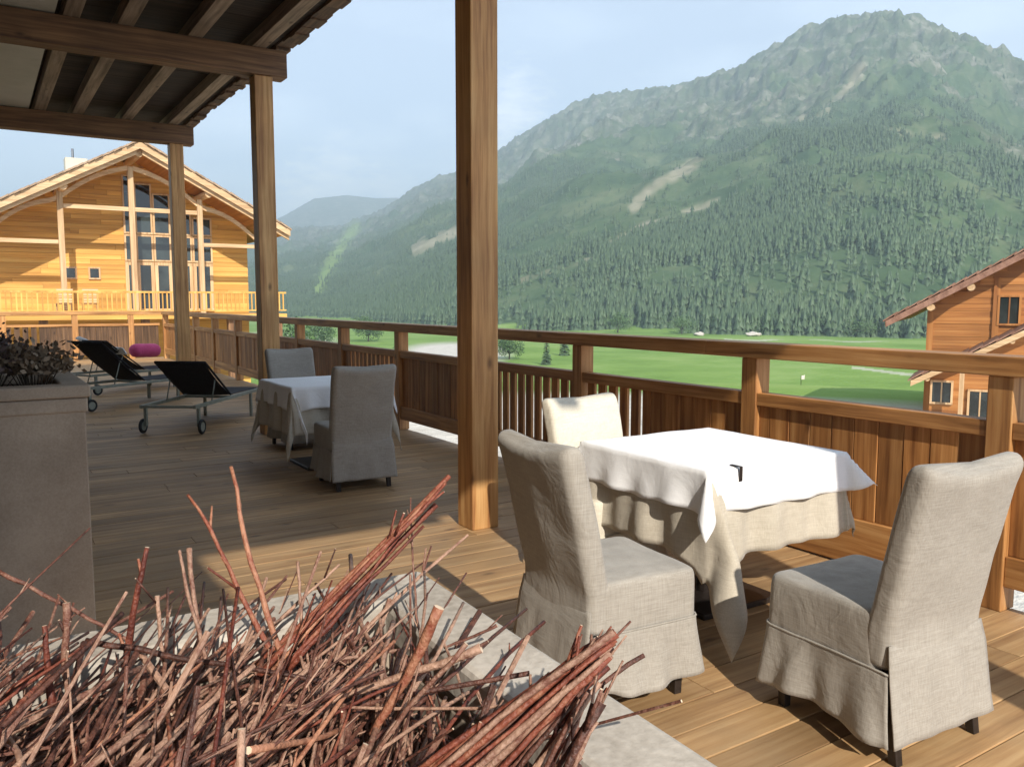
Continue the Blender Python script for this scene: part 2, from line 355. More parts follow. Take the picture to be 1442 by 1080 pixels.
def masks(x, y, z):
    r = np.hypot(x, y); a = np.degrees(np.arctan2(x, y)); el = (z - EYE) / r
    r0 = footR(a); t = np.clip((r - r0) / (crestR(a) - r0), 0, 1.2)
    nz = fbm(x / 38, y / 38, 4, 55); nb = fbm(x / 160, y / 160, 4, 57)
    scree = np.zeros_like(x)
    for pts, w in [([(733, 396), (765, 385), (800, 376), (840, 362), (870, 345)], .30), ([(850, 352), (905, 318), (960, 302), (1010, 283)], .35), ([(892, 292), (915, 268), (940, 252), (985, 228)], .42),
                   ([(586, 350), (605, 340), (640, 328)], .55), ([(1000, 325), (1060, 318), (1075, 322)], .14), ([(1240, 183), (1300, 190), (1330, 196)], .18), ([(1105, 240), (1130, 236)], .25), ([(1215, 95), (1190, 130), (1160, 150)], .35), ([(1130, 170), (1170, 165)], .2)]:
        scree = np.maximum(scree, seg_mask(a, el, pts, w))
    scree = sstep(.0, .9, scree + (fbm(x / 24, y / 24, 6, 59) - .60) * 2.6) * (scree > 0) * .85
    grass = seg_mask(a, el, [(447, 408), (462, 378), (480, 348), (500, 318)], .45) * sstep(.3, .5, nz + .1)
    rock = sstep(.32, .62, t + (nb - .5) * 1.1 + (nz - .5) * .7) * (r > 280)
    mead = 1 - sstep(-6, 14, r - r0 + (nz - .5) * 60)
    grav = 1 - sstep(33, 37, r + (nz - .5) * 8)
    g2 = np.clip(1.25 - np.hypot((a - 28.7) / 3.6, (np.log(r) - math.log(185)) / .22), 0, 1) * 2
    g3 = .55 * (abs(r - (150 + 6 * np.sin(a * .5))) < 2.6) * (a > 55) * (a < 61)
    g4 = (abs(r - (80 + 3 * np.sin(a))) < 1.8) * (a > 56)
    g5 = np.clip(1.2 - np.hypot((a - 16.5) / 4, (np.log(r) - math.log(235)) / .3), 0, 1) * 1.6
    g6 = .5 * (abs(r - 262 - 8 * np.sin(a)) < 5) * (a > 47) * (a < 58) * sstep(.45, .55, nz)
    grav = np.clip(np.maximum.reduce([grav, g2, g3 * 1., g4 * 1., g5, g6 * 1.]), 0, 1)
    return rock, scree, grass, mead, grav, t
rock, scree, grassr, mead, grav, TT = masks(X, Y, Z)
mt, nt, b = newmat('alpine_ground'); L = nt.links
tc = N(nt, 'ShaderNodeTexCoord')
def nz(s, d=6.0, r=.6):
    n = N(nt, 'ShaderNodeTexNoise', Scale=s, Detail=d, Roughness=r); L.new(tc.outputs['Object'], n.inputs['Vector']); return n.outputs['Fac']
def at_(n):
    x = N(nt, 'ShaderNodeAttribute', attribute_name=n); return x.outputs['Fac']
shrub = ramp(nt, [(.35, (.045, .082, .040)), (.5, (.075, .12, .055)), (.66, (.135, .165, .085))]); L.new(nz(.022, 8.0, .7), shrub.inputs[0])
rockc = ramp(nt, [(.36, (.045, .065, .035)), (.5, (.115, .13, .085)), (.62, (.27, .26, .21))]); L.new(nz(.035, 9.0, .75), rockc.inputs[0])
screec = ramp(nt, [(.3, (.21, .20, .125)), (.7, (.40, .36, .26))]); L.new(nz(.05), screec.inputs[0])
meadc = ramp(nt, [(.3, (.125, .215, .045)), (.5, (.18, .285, .065)), (.72, (.26, .35, .11))]); L.new(nz(.05, 7.0, .65), meadc.inputs[0])
gravc = ramp(nt, [(.3, (.46, .42, .36)), (.7, (.66, .62, .55))]); L.new(nz(.6, 8.0, .7), gravc.inputs[0])
grc = ramp(nt, [(.3, (.13, .21, .06)), (.7, (.22, .30, .10))]); L.new(nz(.03), grc.inputs[0])
rf = N(nt, 'ShaderNodeMath', operation='MULTIPLY'); L.new(at_('rock'), rf.inputs[0]); L.new(nz(.045, 8.0, .75), rf.inputs[1]); rf2 = N(nt, 'ShaderNodeMapRange'); rf2.inputs[1].default_value = .34; rf2.inputs[2].default_value = .58; L.new(rf.outputs[0], rf2.inputs[0])
c = mix(nt, shrub.outputs[0], rockc.outputs[0], rf2.outputs[0]); c = mix(nt, c, grc.outputs[0], at_('grassr')); c = mix(nt, c, screec.outputs[0], at_('scree'))
c = mix(nt, c, meadc.outputs[0], at_('mead')); c = mix(nt, c, gravc.outputs[0], at_('grav'))
L.new(c, b.inputs['Base Color']); b.inputs['Roughness'].default_value = .95; b.inputs['Specular IOR Level'].default_value = .1
bp = N(nt, 'ShaderNodeBump', Strength=.5, Distance=1.5); L.new(nz(.12, 8.0, .7), bp.inputs['Height']); L.new(bp.outputs[0], b.inputs['Normal'])
terr = grid_mesh('terrain', X, Y, Z, mt)
for nme, arr in (('rock', rock), ('scree', scree), ('grassr', grassr), ('mead', mead), ('grav', grav)):
    at = terr.data.attributes.new(nme, 'FLOAT', 'POINT'); at.data.foreach_set('value', arr.ravel().astype(np.float32))
struct(terr, 'green valley meadow rising into the forested rocky mountain', 'terrain')

# forest: one mass of conifers
rg = np.random.default_rng(3)
def forest_pts(n):
    a = rg.uniform(-8, 72, n); r0 = footR(a); r = r0 - 10 + (crestR(a) * .93 - r0) * rg.uniform(0, 1, n) ** 1.35
    x = r * np.sin(np.radians(a)); y = r * np.cos(np.radians(a)); z = height(x, y)
    rk, sc, gr, md, gv, t = masks(x, y, z)
    clump = fbm(x / 110, y / 110, 5, 99)
    dens = (1.0 - sstep(-.04, .33, t + (clump - .5) * 1.3)) * .95 + .025
    dens = np.where(a < 30, np.maximum(dens, .35 * (1 - sstep(.4, .9, t))), dens)
    dens *= (1 - np.clip(1.6 * sc, 0, .97)) * (1 - .95 * gr) * (md < .8) * (gv < .3) * sstep(.2, .36, fbm(x / 25, y / 25, 3, 101))
    k = rg.uniform(0, 1, n) < dens
    return x[k], y[k], z[k], r[k]
fx, fy, fz, fr_ = forest_pts(420000)
nT = len(fx)
# unit conifer: three stacked ragged cones (open)
prof = [(.06, 1.0, .50), (.34, .74, .74), (.60, .46, 1.0)]
uv = []; uf = []
for z0, rr_, z1 in prof:
    o = len(uv); k = 8
    for i in range(k):
        q = (1.0 + .18 * math.sin(i * 2.3 + z0 * 20)) if i % 2 else .42
        uv.append((math.cos(i * 2 * math.pi / k + z0 * 9) * rr_ * .5 * q, math.sin(i * 2 * math.pi / k + z0 * 9) * rr_ * .5 * q, z0 - (.07 if i % 2 else -.03)))
    uv.append((0, 0, z1 + .0))
    for i in range(k): uf.append((o + i, o + (i + 1) % k, o + k))
uv = np.array(uv); uf = np.array(uf)
hh = rg.uniform(3.5, 9.5, nT) * np.interp(fr_, [300, 700, 3000], [1.1, .78, .9]); ww = hh * rg.uniform(.36, .66, nT); th = rg.uniform(0, 6.28, nT)
cx = np.cos(th)[:, None]; sx_ = np.sin(th)[:, None]
vx = (uv[None, :, 0] * cx - uv[None, :, 1] * sx_) * ww[:, None] + fx[:, None]
vy = (uv[None, :, 0] * sx_ + uv[None, :, 1] * cx) * ww[:, None] + fy[:, None]
vz = uv[None, :, 2] * hh[:, None] + fz[:, None] - .8
vs = np.stack([vx, vy, vz], -1).reshape(-1, 3).astype(np.float32)
fs = (uf[None] + (np.arange(nT) * len(uv))[:, None, None]).reshape(-1, 3)
me = bpy.data.meshes.new('forest'); me.vertices.add(len(vs)); me.vertices.foreach_set('co', vs.ravel())
me.loops.add(fs.size); me.loops.foreach_set('vertex_index', fs.ravel().astype(np.int32))
me.polygons.add(len(fs)); me.polygons.foreach_set('loop_start', (np.arange(len(fs)) * 3).astype(np.int32)); me.polygons.foreach_set('loop_total', np.full(len(fs), 3, np.int32))
me.update(); me.materials.append(M['needle'])
fo = bpy.data.objects.new('forest', me); COL.objects.link(fo)
tag(fo, 'dense green conifer forest covering the lower mountain slopes', 'forest', kind='stuff')
print('forest trees', nT)
# ------------------------------------------------------------------ light, sky, haze
SUNV = Vector((-.38, -1.47, 1.0)).normalized()
w = bpy.data.worlds.new('World'); scene.world = w; w.use_nodes = True
nt = w.node_tree; L = nt.links; bg = nt.nodes['Background']; bg.inputs['Strength'].default_value = .118
sky = nt.nodes.new('ShaderNodeTexSky'); sky.sky_type = 'NISHITA'; sky.sun_disc = False
sky.sun_elevation = math.asin(SUNV.z); sky.sun_rotation = math.atan2(SUNV.x, SUNV.y)
sky.altitude = 1500; sky.air_density = 1.0; sky.dust_density = 1.6; sky.ozone_density = 1.2
tc = nt.nodes.new('ShaderNodeTexCoord'); sp = nt.nodes.new('ShaderNodeSeparateXYZ'); L.new(tc.outputs['Generated'], sp.inputs[0])
mp = nt.nodes.new('ShaderNodeMapping'); mp.inputs['Scale'].default_value = (3.2, 3.2, 9.0); L.new(tc.outputs['Generated'], mp.inputs[0])
cn = N(nt, 'ShaderNodeTexNoise', Scale=1.3, Detail=5.0, Roughness=.5); L.new(mp.outputs[0], cn.inputs['Vector'])
cr = ramp(nt, [(.42, (0, 0, 0)), (.72, (1, 1, 1))]); L.new(cn.outputs['Fac'], cr.inputs[0])
lo = N(nt, 'ShaderNodeMapRange'); lo.inputs[1].default_value = .08; lo.inputs[2].default_value = .42; lo.inputs[3].default_value = 1; lo.inputs[4].default_value = .05
L.new(sp.outputs['Z'], lo.inputs[0])
mu = N(nt, 'ShaderNodeMath', operation='MULTIPLY'); L.new(cr.outputs[0], mu.inputs[0]); L.new(lo.outputs[0], mu.inputs[1])
veil = N(nt, 'ShaderNodeMath', operation='MULTIPLY_ADD'); L.new(mu.outputs[0], veil.inputs[0]); veil.inputs[1].default_value = .5; veil.inputs[2].default_value = .5
cl = mix(nt, sky.outputs[0], (9.0, 10.3, 12.1), veil.outputs[0])
nrm = N(nt, 'ShaderNodeVectorMath', operation='NORMALIZE'); L.new(tc.outputs['Generated'], nrm.inputs[0])
cn2 = N(nt, 'ShaderNodeTexNoise', Scale=9.0, Detail=7.0, Roughness=.6); L.new(mp.outputs[0], cn2.inputs['Vector'])
for (px_, py_, rad, amt) in ((470, 268, .075, .85), (560, 275, .05, .6), (425, 285, .05, .7), (722, 150, .06, .75), (715, 185, .045, .6), (380, 300, .06, .5)):
    dv = sight(px_, py_).normalized(); dd = N(nt, 'ShaderNodeVectorMath', operation='DISTANCE'); L.new(nrm.outputs[0], dd.inputs[0]); dd.inputs[1].default_value = dv
    wob = N(nt, 'ShaderNodeMath', operation='MULTIPLY_ADD'); L.new(cn2.outputs['Fac'], wob.inputs[0]); wob.inputs[1].default_value = rad * 1.6; L.new(dd.outputs['Value'], wob.inputs[2])
    mr_ = N(nt, 'ShaderNodeMapRange', interpolation_type='SMOOTHSTEP'); mr_.inputs[1].default_value = rad * 1.75; mr_.inputs[2].default_value = rad * .75; mr_.inputs[3].default_value = 0; mr_.inputs[4].default_value = amt * .6
    L.new(wob.outputs[0], mr_.inputs[0]); cl = mix(nt, cl, (11.5, 12.0, 12.6), mr_.outputs[0])
L.new(cl, bg.inputs['Color'])
sl = bpy.data.lights.new('sun', 'SUN'); sl.energy = 5.0; sl.angle = R(.6); sl.color = (1, .93, .82)
so = bpy.data.objects.new('sun', sl); COL.objects.link(so); so.rotation_euler = SUNV.to_track_quat('Z', 'Y').to_euler(); so.location = SUNV * 30
scene.view_settings.view_transform = 'Standard'; scene.view_settings.look = 'None'; scene.view_settings.gamma = 1; scene.view_settings.exposure = .25
hz = MB().box(-4200, 5300, -300, 5300, -30, 560)
hm = bpy.data.materials.new('haze_air'); hm.use_nodes = True; hn = hm.node_tree
for n_ in list(hn.nodes):
    if n_.type == 'BSDF_PRINCIPLED': hn.nodes.remove(n_)
pv = hn.nodes.new('ShaderNodeVolumePrincipled'); pv.inputs['Density'].default_value = .00041; pv.inputs['Color'].default_value = (.70, .88, 1.0, 1); pv.inputs['Anisotropy'].default_value = .0
hn.links.new(pv.outputs[0], [x for x in hn.nodes if x.type == 'OUTPUT_MATERIAL'][0].inputs['Volume'])
ho = hz.build('haze', hm); ho['kind'] = 'stuff'; ho['label'] = 'pale blue haze filling the valley air'; ho['category'] = 'haze'

# ------------------------------------------------------------------ deck
DX0, DX1, DY0, DY1 = -1.6, 4.20, -4.0, 23.9
m = MB(); y = DY0; PW = .158
while y < DY1:
    x = DX0
    xs = [DX0]; xx = DX0 + U(.3, 3.2)
    while xx < DX1 - .4: xs.append(xx); xx += U(2.2, 3.4)
    xs.append(DX1)
    for a, b_ in zip(xs[:-1], xs[1:]):
        dz = U(-.0015, .0015)
        m.box(a + .0015, b_ - .0015, y + .0025, y + PW - .0025, -.035, dz)
    y += PW
deck = m.build('deck', M['deck'], bevel=.003); struct(deck, 'weathered timber plank deck of the terrace', 'deck')
m = MB(); m.box(DX0, DX1 - .04, DY0, DY1, -.30, -.05); m.box(DX0, DX1 - .3, DY0, DY1, -2.9, -.31)
struct(m.build('deck_base', M['darkX']), 'dark timber substructure under the terrace deck', 'deck')

# ------------------------------------------------------------------ railing
rail = thing('terrace_railing', 'long brown timber railing with wide handrail, board panels and slats along the deck edge', 'railing')
RX = 4.09
ys = [-1.6, .2, 2.06, 3.60, 5.40, 7.12, 8.87, 10.68, 12.5, 14.3, 16.1, 17.9, 19.7, 21.5, 23.3]
pw = .13
y0, y1 = ys[0] - .07, ys[-1] + .07
segs = [(-1.67, 1.15), (1.15, 3.95), (3.95, 8.0), (8.0, 12.3), (12.3, 16.5), (16.5, 20.0), (20.0, 23.37)]
for a, b_ in segs:
    MB().box(RX - .025, RX + .155, a + .001, b_ - .001, 1.145, 1.24).build('handrail', M['postY'], rail, bevel=.006)
for y in ys:
    MB().box(RX + .002, RX + pw, y - pw / 2 + .005, y + pw / 2 - .005, 0, 1.143).build('rail_post', M['postZ'], rail, bevel=.006)
modes = ['solid', 'solid', 'solid', 'half', 'slat', 'solid', 'half2', 'solid', 'solid', 'solid', 'solid', 'solid', 'solid', 'solid']
for i, (a, b_) in enumerate(zip(ys[:-1], ys[1:])):
    a2, b2 = a + pw / 2 - .005, b_ - pw / 2 + .005
    MB().box(RX + .012, RX + .105, a2, b2, .845, .925).build('mid_rail', M['postY'], rail, bevel=.005)
    MB().box(RX + .016, RX + .10, a2, b2, .125 if i not in (2, 3) else .012, .275).build('bottom_rail', M['postY'], rail, bevel=.005)
    bm_ = MB(); y = a2; md = modes[i]
    while y < b2 - .02:
        f = (y - a2) / (b2 - a2)
        gap = .045 if md == 'slat' or (md == 'half' and f > .52) or (md == 'half2' and f < .8) else .004
        wv = .088 if gap > .01 else .145
        e = min(y + wv, b2)
        bm_.box(RX + .045 + U(-.003, .003), RX + .072, y, e, .276, .844)
        y = e + gap
    bm_.build('board_panel', M['railZ'], rail, bevel=.003)
er = thing('end_railing', 'low pinkish brown timber railing closing the far end of the terrace', 'railing')
EY = 23.55
MB().box(DX0, RX + .16, EY, EY + .17, 1.15, 1.235).build('handrail', M['postX'], er, bevel=.006)
for k, x in enumerate([-1.5, .45, 2.0, 3.3]):
    MB().box(x, x + .13, EY + .02, EY + .14, 0, 1.148).build('rail_post', M['postZ'], er)
MB().box(DX0, RX - .03, EY + .03, EY + .12, .86, .92).build('mid_rail', M['postX'], er)
bm_ = MB(); x = DX0
while x < RX - .1:
    g = .06 if x < 1.2 else .005
    bm_.box(x, x + .12, EY + .06, EY + .085, .12, .86); x += .12 + g
bm_.build('board_panel', M['darkZ'], er)  # shade on these panels is put into the colour by darker boards

# ------------------------------------------------------------------ canopy
can = thing('terrace_canopy', 'heavy timber canopy on square posts with crossbeams and dark boarded roof over the deck', 'canopy')
PX0, PX1 = 2.66, 2.86
beamY = [-.72, 4.62, 9.30, 13.98]
for k, y in enumerate(beamY):
    MB().box(PX0, PX1, y, y + .20, 0, 3.938).build('post', M['pillar'], can, bevel=.008)
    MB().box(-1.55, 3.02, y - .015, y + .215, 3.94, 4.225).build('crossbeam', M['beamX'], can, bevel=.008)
RY0, RY1 = -1.32, 15.3
for x in (.92, 1.40, 2.06, 2.72):
    MB().box(x - .075, x + .075, RY0 + .02, RY1, 4.228, 4.37).build('purlin', M['purlin'], can, bevel=.005)
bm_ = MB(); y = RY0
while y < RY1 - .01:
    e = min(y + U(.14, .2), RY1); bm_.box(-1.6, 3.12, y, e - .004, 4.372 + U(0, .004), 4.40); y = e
bm_.build('roof_boards', M['blackX'], can)
bm_ = MB(); y = RY0
while y < RY1:
    wv = U(.16, .30); bm_.box(3.0, 3.12 + U(0, .07), y, y + wv - .008, 4.335 + U(-.02, .02), 4.375); bm_.box(-1.6, 3.10 + U(-.02, .05), y, y + wv - .006, 4.402, 4.435 + U(0, .02)); y += wv
bm_.build('shingle_edge', M['darkY'], can)
MB().box(-1.6, -.66, RY0 - 1.15, RY0 - .002, 4.36, 4.43).build('shade_slab', M['darkX'], can)  # unseen slab added to cast shade on the left deck and tall planter
MB().box(-1.55, .78, RY0 + .1, RY1 - .1, 4.24, 4.366).build('soffit', M['plaster'], can)
# hotel wall on the building side of the deck
hw = thing('hotel_wall', 'timber clad wall of the hotel along the inner edge of the terrace', 'building')
MB().box(-1.9, -1.62, -4, 16.5, -2.6, 4.6).build('wall', M['orangeY'], hw)
bm_ = MB()
for z in np.arange(.1, 4.2, .2): bm_.box(-1.625, -1.60, -4, 16.5, z, z + .19)
bm_.build('cladding', M['darkY'], hw)

# ------------------------------------------------------------------ planters
def planter(name, label, x0, x1, y0, y1, h, rimw, rot=0, lips=False):
    cxp, cyp = (x0 + x1) / 2, (y0 + y1) / 2
    t = thing(name, label, 'planter', (cxp, cyp, 0), rot)
    a, b_ = (x1 - x0) / 2, (y1 - y0) / 2
    ov = .022
    wl = MB()
    tck = rimw - ov - .01
    for bx in ((-a + ov, a - ov, -b_ + ov, -b_ + ov + tck), (-a + ov, a - ov, b_ - ov - tck, b_ - ov), (-a + ov, -a + ov + tck, -b_ + ov + tck, b_ - ov - tck), (a - ov - tck, a - ov, -b_ + ov + tck, b_ - ov - tck)):
        wl.box(*bx, 0, h - .075)
    wl.build('wall', M['planter'], t, bevel=.006)
    rim = MB()
    def frame(o, wd, z0, z1):
        A_, B_ = a - o, b_ - o
        outer = [(-A_, -B_), (A_, -B_), (A_, B_), (-A_, B_)]; inner = [(-A_ + wd, -B_ + wd), (A_ - wd, -B_ + wd), (A_ - wd, B_ - wd), (-A_ + wd, B_ - wd)]
        vs = [(x, y, z) for z in (z0, z1) for r_ in (outer, inner) for x, y in r_]
        fs = []
        for k in range(4):
            q = (k + 1) % 4
            fs += [(8 + k, 8 + q, 12 + q, 12 + k), (k, 4 + k, 4 + q, q), (k, q, 8 + q, 8 + k), (4 + k, 12 + k, 12 + q, 4 + q)]
        rim.add(vs, fs)
    frame(0, rimw, h - .055, h)
    if lips: frame(.012, rimw - .02, h - .12, h - .057)
    rim.build('rim', M['stone'] if not lips else M['planter'], t, bevel=.009)
    MB().box(-a + rimw * .8, a - rimw * .8, -b_ + rimw * .8, b_ - rimw * .8, h - .30, h - .17).build('soil', M['soil'], t)
    return t
PH = 1.08
planter('stone_planter', 'pale stone rimmed planter in the foreground full of cut twigs', -1.25, .555, .27, 1.175, PH, .105, R(-1.5))
planter('stone_planter', 'tall beige rendered planter at left in the shade with dry plants on top', -1.3, .395, 4.0, 4.9, 1.14, .11, R(.5), True)
# dry plants in the back planter
def leafclump(mb, c, r, n, s, mi=0, zf=.7):
    for _ in range(n):
        p = Vector((random.gauss(0, r * .5), random.gauss(0, r * .5), abs(random.gauss(0, r * .45)) * zf)) + Vector(c)
        d = Vector((U(-1, 1), U(-1, 1), U(-.3, 1))).normalized() * s * U(.6, 1.4); e = d.cross(Vector((U(-1, 1), U(-1, 1), U(-1, 1)))).normalized() * s * .32
        mb.add([p, p + d * .5 + e, p + d, p + d * .5 - e], [(0, 1, 2, 3)], mi)
for k, (x, y, r, mat, lab, hgt) in enumerate([(-.25, 4.32, .20, 'leafdark', 'dark purplish dry heather mound at the left of the tall planter', 1.0), (.02, 4.38, .13, 'leafdark', 'small dark heather tuft in the middle of the tall planter', .8), (.20, 4.33, .12, 'leafbrown', 'brown dry leafy plant at the right end of the tall planter', .75)]):
    t = thing('dry_plant', lab, 'plant', (x, y, 1.06)); mb = MB(); leafclump(mb, (0, 0, .12), r * 1.15, 1500, .035, 0, 1.0 * hgt); mb.build('foliage', M[mat], t)
    st = MB()
    for _ in range(30):
        a = U(0, 6.28); rr_ = U(.2, .95) * r; st.tube([(0.3 * rr_ * math.cos(a), .3 * rr_ * math.sin(a), 0), (rr_ * math.cos(a), rr_ * math.sin(a), U(.12, .28) * hgt)], [.003, .0015], 4)
    st.build('stem', M['bark'], t)

planter('stone_planter', 'second beige planter further back at the left edge, mostly hidden', -1.3, .36, 9.2, 10.1, 1.05, .11, 0, True)
t = thing('dry_plant', 'large dark purple dry heather bush in the planter further back at the left edge', 'plant', (-.02, 9.55, .98)); mb = MB(); leafclump(mb, (0, 0, .05), .30, 1800, .04, 0, .6); mb.build('foliage', M['leafdark'], t)
st = MB()
for _ in range(30):
    a = U(0, 6.28); st.tube([(0, 0, 0), (.3 * math.cos(a), .3 * math.sin(a), U(.08, .18))], [.005, .002], 4)
st.build('stem', M['bark'], t)
# ------------------------------------------------------------------ slip-covered chairs
def rrect(hx, hy, r, n=8, cx=0, cy=0):
    pts = []
    for (sx, sy, a0) in ((1, 1, 0), (-1, 1, 90), (-1, -1, 180), (1, -1, 270)):
        for k in range(n):
            a = R(a0 + 90 * k / (n - 1)); pts.append((cx + sx * (hx - r) + r * math.cos(a), cy + sy * (hy - r) + r * math.sin(a)))
        # subdivide the straight side
    out = []
    for i, p in enumerate(pts):
        q = pts[(i + 1) % len(pts)]; d = math.hypot(q[0] - p[0], q[1] - p[1]); k = max(1, int(d / .03))
        out += [(p[0] + (q[0] - p[0]) * j / k, p[1] + (q[1] - p[1]) * j / k) for j in range(k)]
    return out
def wr(p, amp, sc=6.0, seed=0.0):
    v = Vector(p); n = mnoise.noise_vector(v * sc + Vector((seed, seed * 1.7, 0))); n2 = mnoise.noise_vector(v * sc * 2.6 + Vector((seed, 5, 0)))
    return v + (n + n2 * .45) * amp
def backy(z): return -.205 - .115 * max(0, z - .45) / .53 - .02 * (max(0, z - .7) / .28) ** 2
def make_chair(label, mat, group, seed=0.0, hgt=.98, dep=0.0):
    t = thing('dining_chair', label, 'chair', group=group)
    HX = .255; TH = .05
    # backrest
    base = rrect(HX, TH, .035); rings = []
    for i in range(24):
        z = .30 + (hgt - .045 - .30) * i / 23; y = backy(z); s = 1 + .03 * max(0, z - .4)
        rings.append([wr((x * s, y + yy + .012 * (abs(x) / HX) ** 2, z + (.032 * (abs(x) / HX) ** 2.2 if i > 15 else 0) * ((i - 15) / 8 if i > 15 else 0)), .0045, 6, seed) for x, yy in base])
    zt = hgt - .045; y = backy(zt)
    for k, (f, dz) in enumerate(((.86, .020), (.62, .031), (.3, .036))):
        rings.append([wr((x * (1.02 - (1 - f) * .16), y - .004 + yy * f + .012 * (abs(x) / HX) ** 2, zt + dz + .032 * (abs(x) / HX) ** 2.2), .0045, 6, seed) for x, yy in base])
    MB().ring_loft(rings, capt=True, capb=True).build('backrest', mat, t, smooth=True, subsurf=1)
    # seat cushion
    rings = []
    sb = rrect(HX, .24 - dep / 2, .04, cy=.035 - dep / 2)
    for z, f in ((.27, 1.0), (.29, 1.0), (.36, 1.0), (.462, 1.0), (.486, .985), (.497, .95), (.502, .85), (.507, .6), (.509, .2)):
        rings.append([wr((x * f, .035 - dep / 2 + (yy - .035 + dep / 2) * f, z), .005, 6, seed + 3) for x, yy in sb])
    MB().ring_loft(rings, capt=True, capb=True).build('seat', mat, t, smooth=True, subsurf=1)
    # skirt: front and two sides as one pleated strip
    path = []
    hx0, yf, yb = HX + .004, .278 - dep, -.248
    r_ = .035
    def seg(a, b_):
        d = math.hypot(b_[0] - a[0], b_[1] - a[1]); k = max(1, int(d / .012)); return [(a[0] + (b_[0] - a[0]) * j / k, a[1] + (b_[1] - a[1]) * j / k) for j in range(k)]
    path = seg((-hx0, yb), (-hx0, yf - r_)) + [(-hx0 + r_ - r_ * math.cos(R(a)), yf - r_ + r_ * math.sin(R(a))) for a in range(0, 90, 15)] + seg((-hx0 + r_, yf), (hx0 - r_, yf)) + \
           [(hx0 - r_ + r_ * math.sin(R(a)), yf - r_ + r_ * math.cos(R(a))) for a in range(0, 90, 15)] + seg((hx0, yf - r_), (hx0, yb)) + [(hx0, yb)]
    rings = []; n = len(path)
    for i in range(14):
        f = i / 13; z = .315 - f * .225; ring = []
        for k, (x, y_) in enumerate(path):
            u = k / n; fold = .013 * f ** 1.3 * math.sin(u * 34 + seed * 3) + .010 * f * math.sin(u * 71 + seed) + .010 * f * math.sin(u * 15 + seed * 2)
            fl = 1 + .10 * f ** 1.35; cyv = .03
            nx, ny = x * fl, cyv + (y_ - cyv) * fl
            l = math.hypot(x, y_ - cyv) or 1
            ring.append(wr((nx + x / l * fold, ny + (y_ - cyv) / l * fold, z + .012 * f * math.sin(u * 19 + seed)), .003, 5, seed + 7))
        rings.append(ring)
    sk_ = MB().ring_loft(rings, closed=False).build('skirt', mat, t, smooth=True, solid=.005)
    sm = MB()
    ring = [wr((x * 1.006, .03 + (y_ - .03) * 1.006, .312), .003, 5, seed + 7) for x, y_ in path[::2]]
    sm.tube(ring, .0042, 6); sm.build('seam', mat, sk_, smooth=True)
    # back panel hanging from the backrest to the hem
    rings = []
    for i in range(18):
        f = i / 17; z = .40 - f * .32; ring = []
        for k in range(25):
            x = (-1 + 2 * k / 24) * (HX - .006 + .010 * min(1, f * 4) + .013 * f)
            y_ = backy(z) - TH + .006 - .009 * min(1, f * 4) - .030 * f ** 1.3 + .004 * math.sin(k * .9 + seed) * f + .012 * (abs(x) / HX) ** 2 * (1 - f)
            ring.append(wr((x, y_, z), .003, 5, seed + 2))
        rings.append(ring)
    MB().ring_loft(rings, closed=False).build('back_panel', mat, t, smooth=True, solid=.005)
    for sx in (-1, 1):
        for y_, ty in ((.215 - dep, .21 - dep), (-.200, -.255)):
            a, b_ = .021, .016; x0 = sx * (HX - .045)
            lv = [(x0 - a, y_ - a, .36), (x0 + a, y_ - a, .36), (x0 + a, y_ + a, .36), (x0 - a, y_ + a, .36), (x0 - b_, ty - b_, 0), (x0 + b_, ty - b_, 0), (x0 + b_, ty + b_, 0), (x0 - b_, ty + b_, 0)]
            lg = MB(); lg.add(lv, [(0, 1, 2, 3), (7, 6, 5, 4), (0, 4, 5, 1), (1, 5, 6, 2), (2, 6, 7, 3), (3, 7, 4, 0)]); lg.build('leg', M['leg'], t, bevel=.003)
    return t
G1 = 'linen covered chairs round the near table'; G2 = 'linen covered chairs round the far table'
def place(t, x, y, rz): t.location = (x, y, 0); t.rotation_euler = (0, 0, R(rz))
place(make_chair('beige linen covered chair between planter and table, its back to the planter', M['linen'], G1, 1.3, .98, .03), 2.03, 2.47, -95)
place(make_chair('beige linen covered chair at the right front, sunlit back towards the viewer', M['linen'], G1, 4.1), 2.66, 1.73, -3)
place(make_chair('cream covered chair behind the near table, only its backrest showing against the slats', M['cream'], G1, 7.7, .965, .19), 2.80, 3.31, 186)
place(make_chair('grey beige covered chair, its back to the viewer, at the shaded far table', M['linen'], G2, 9.2), 2.56, 6.42, -3)
place(make_chair('covered chair on the far side of the far table, mostly hidden behind it', M['linen'], G2, 11.5), 2.80, 8.42, 184)

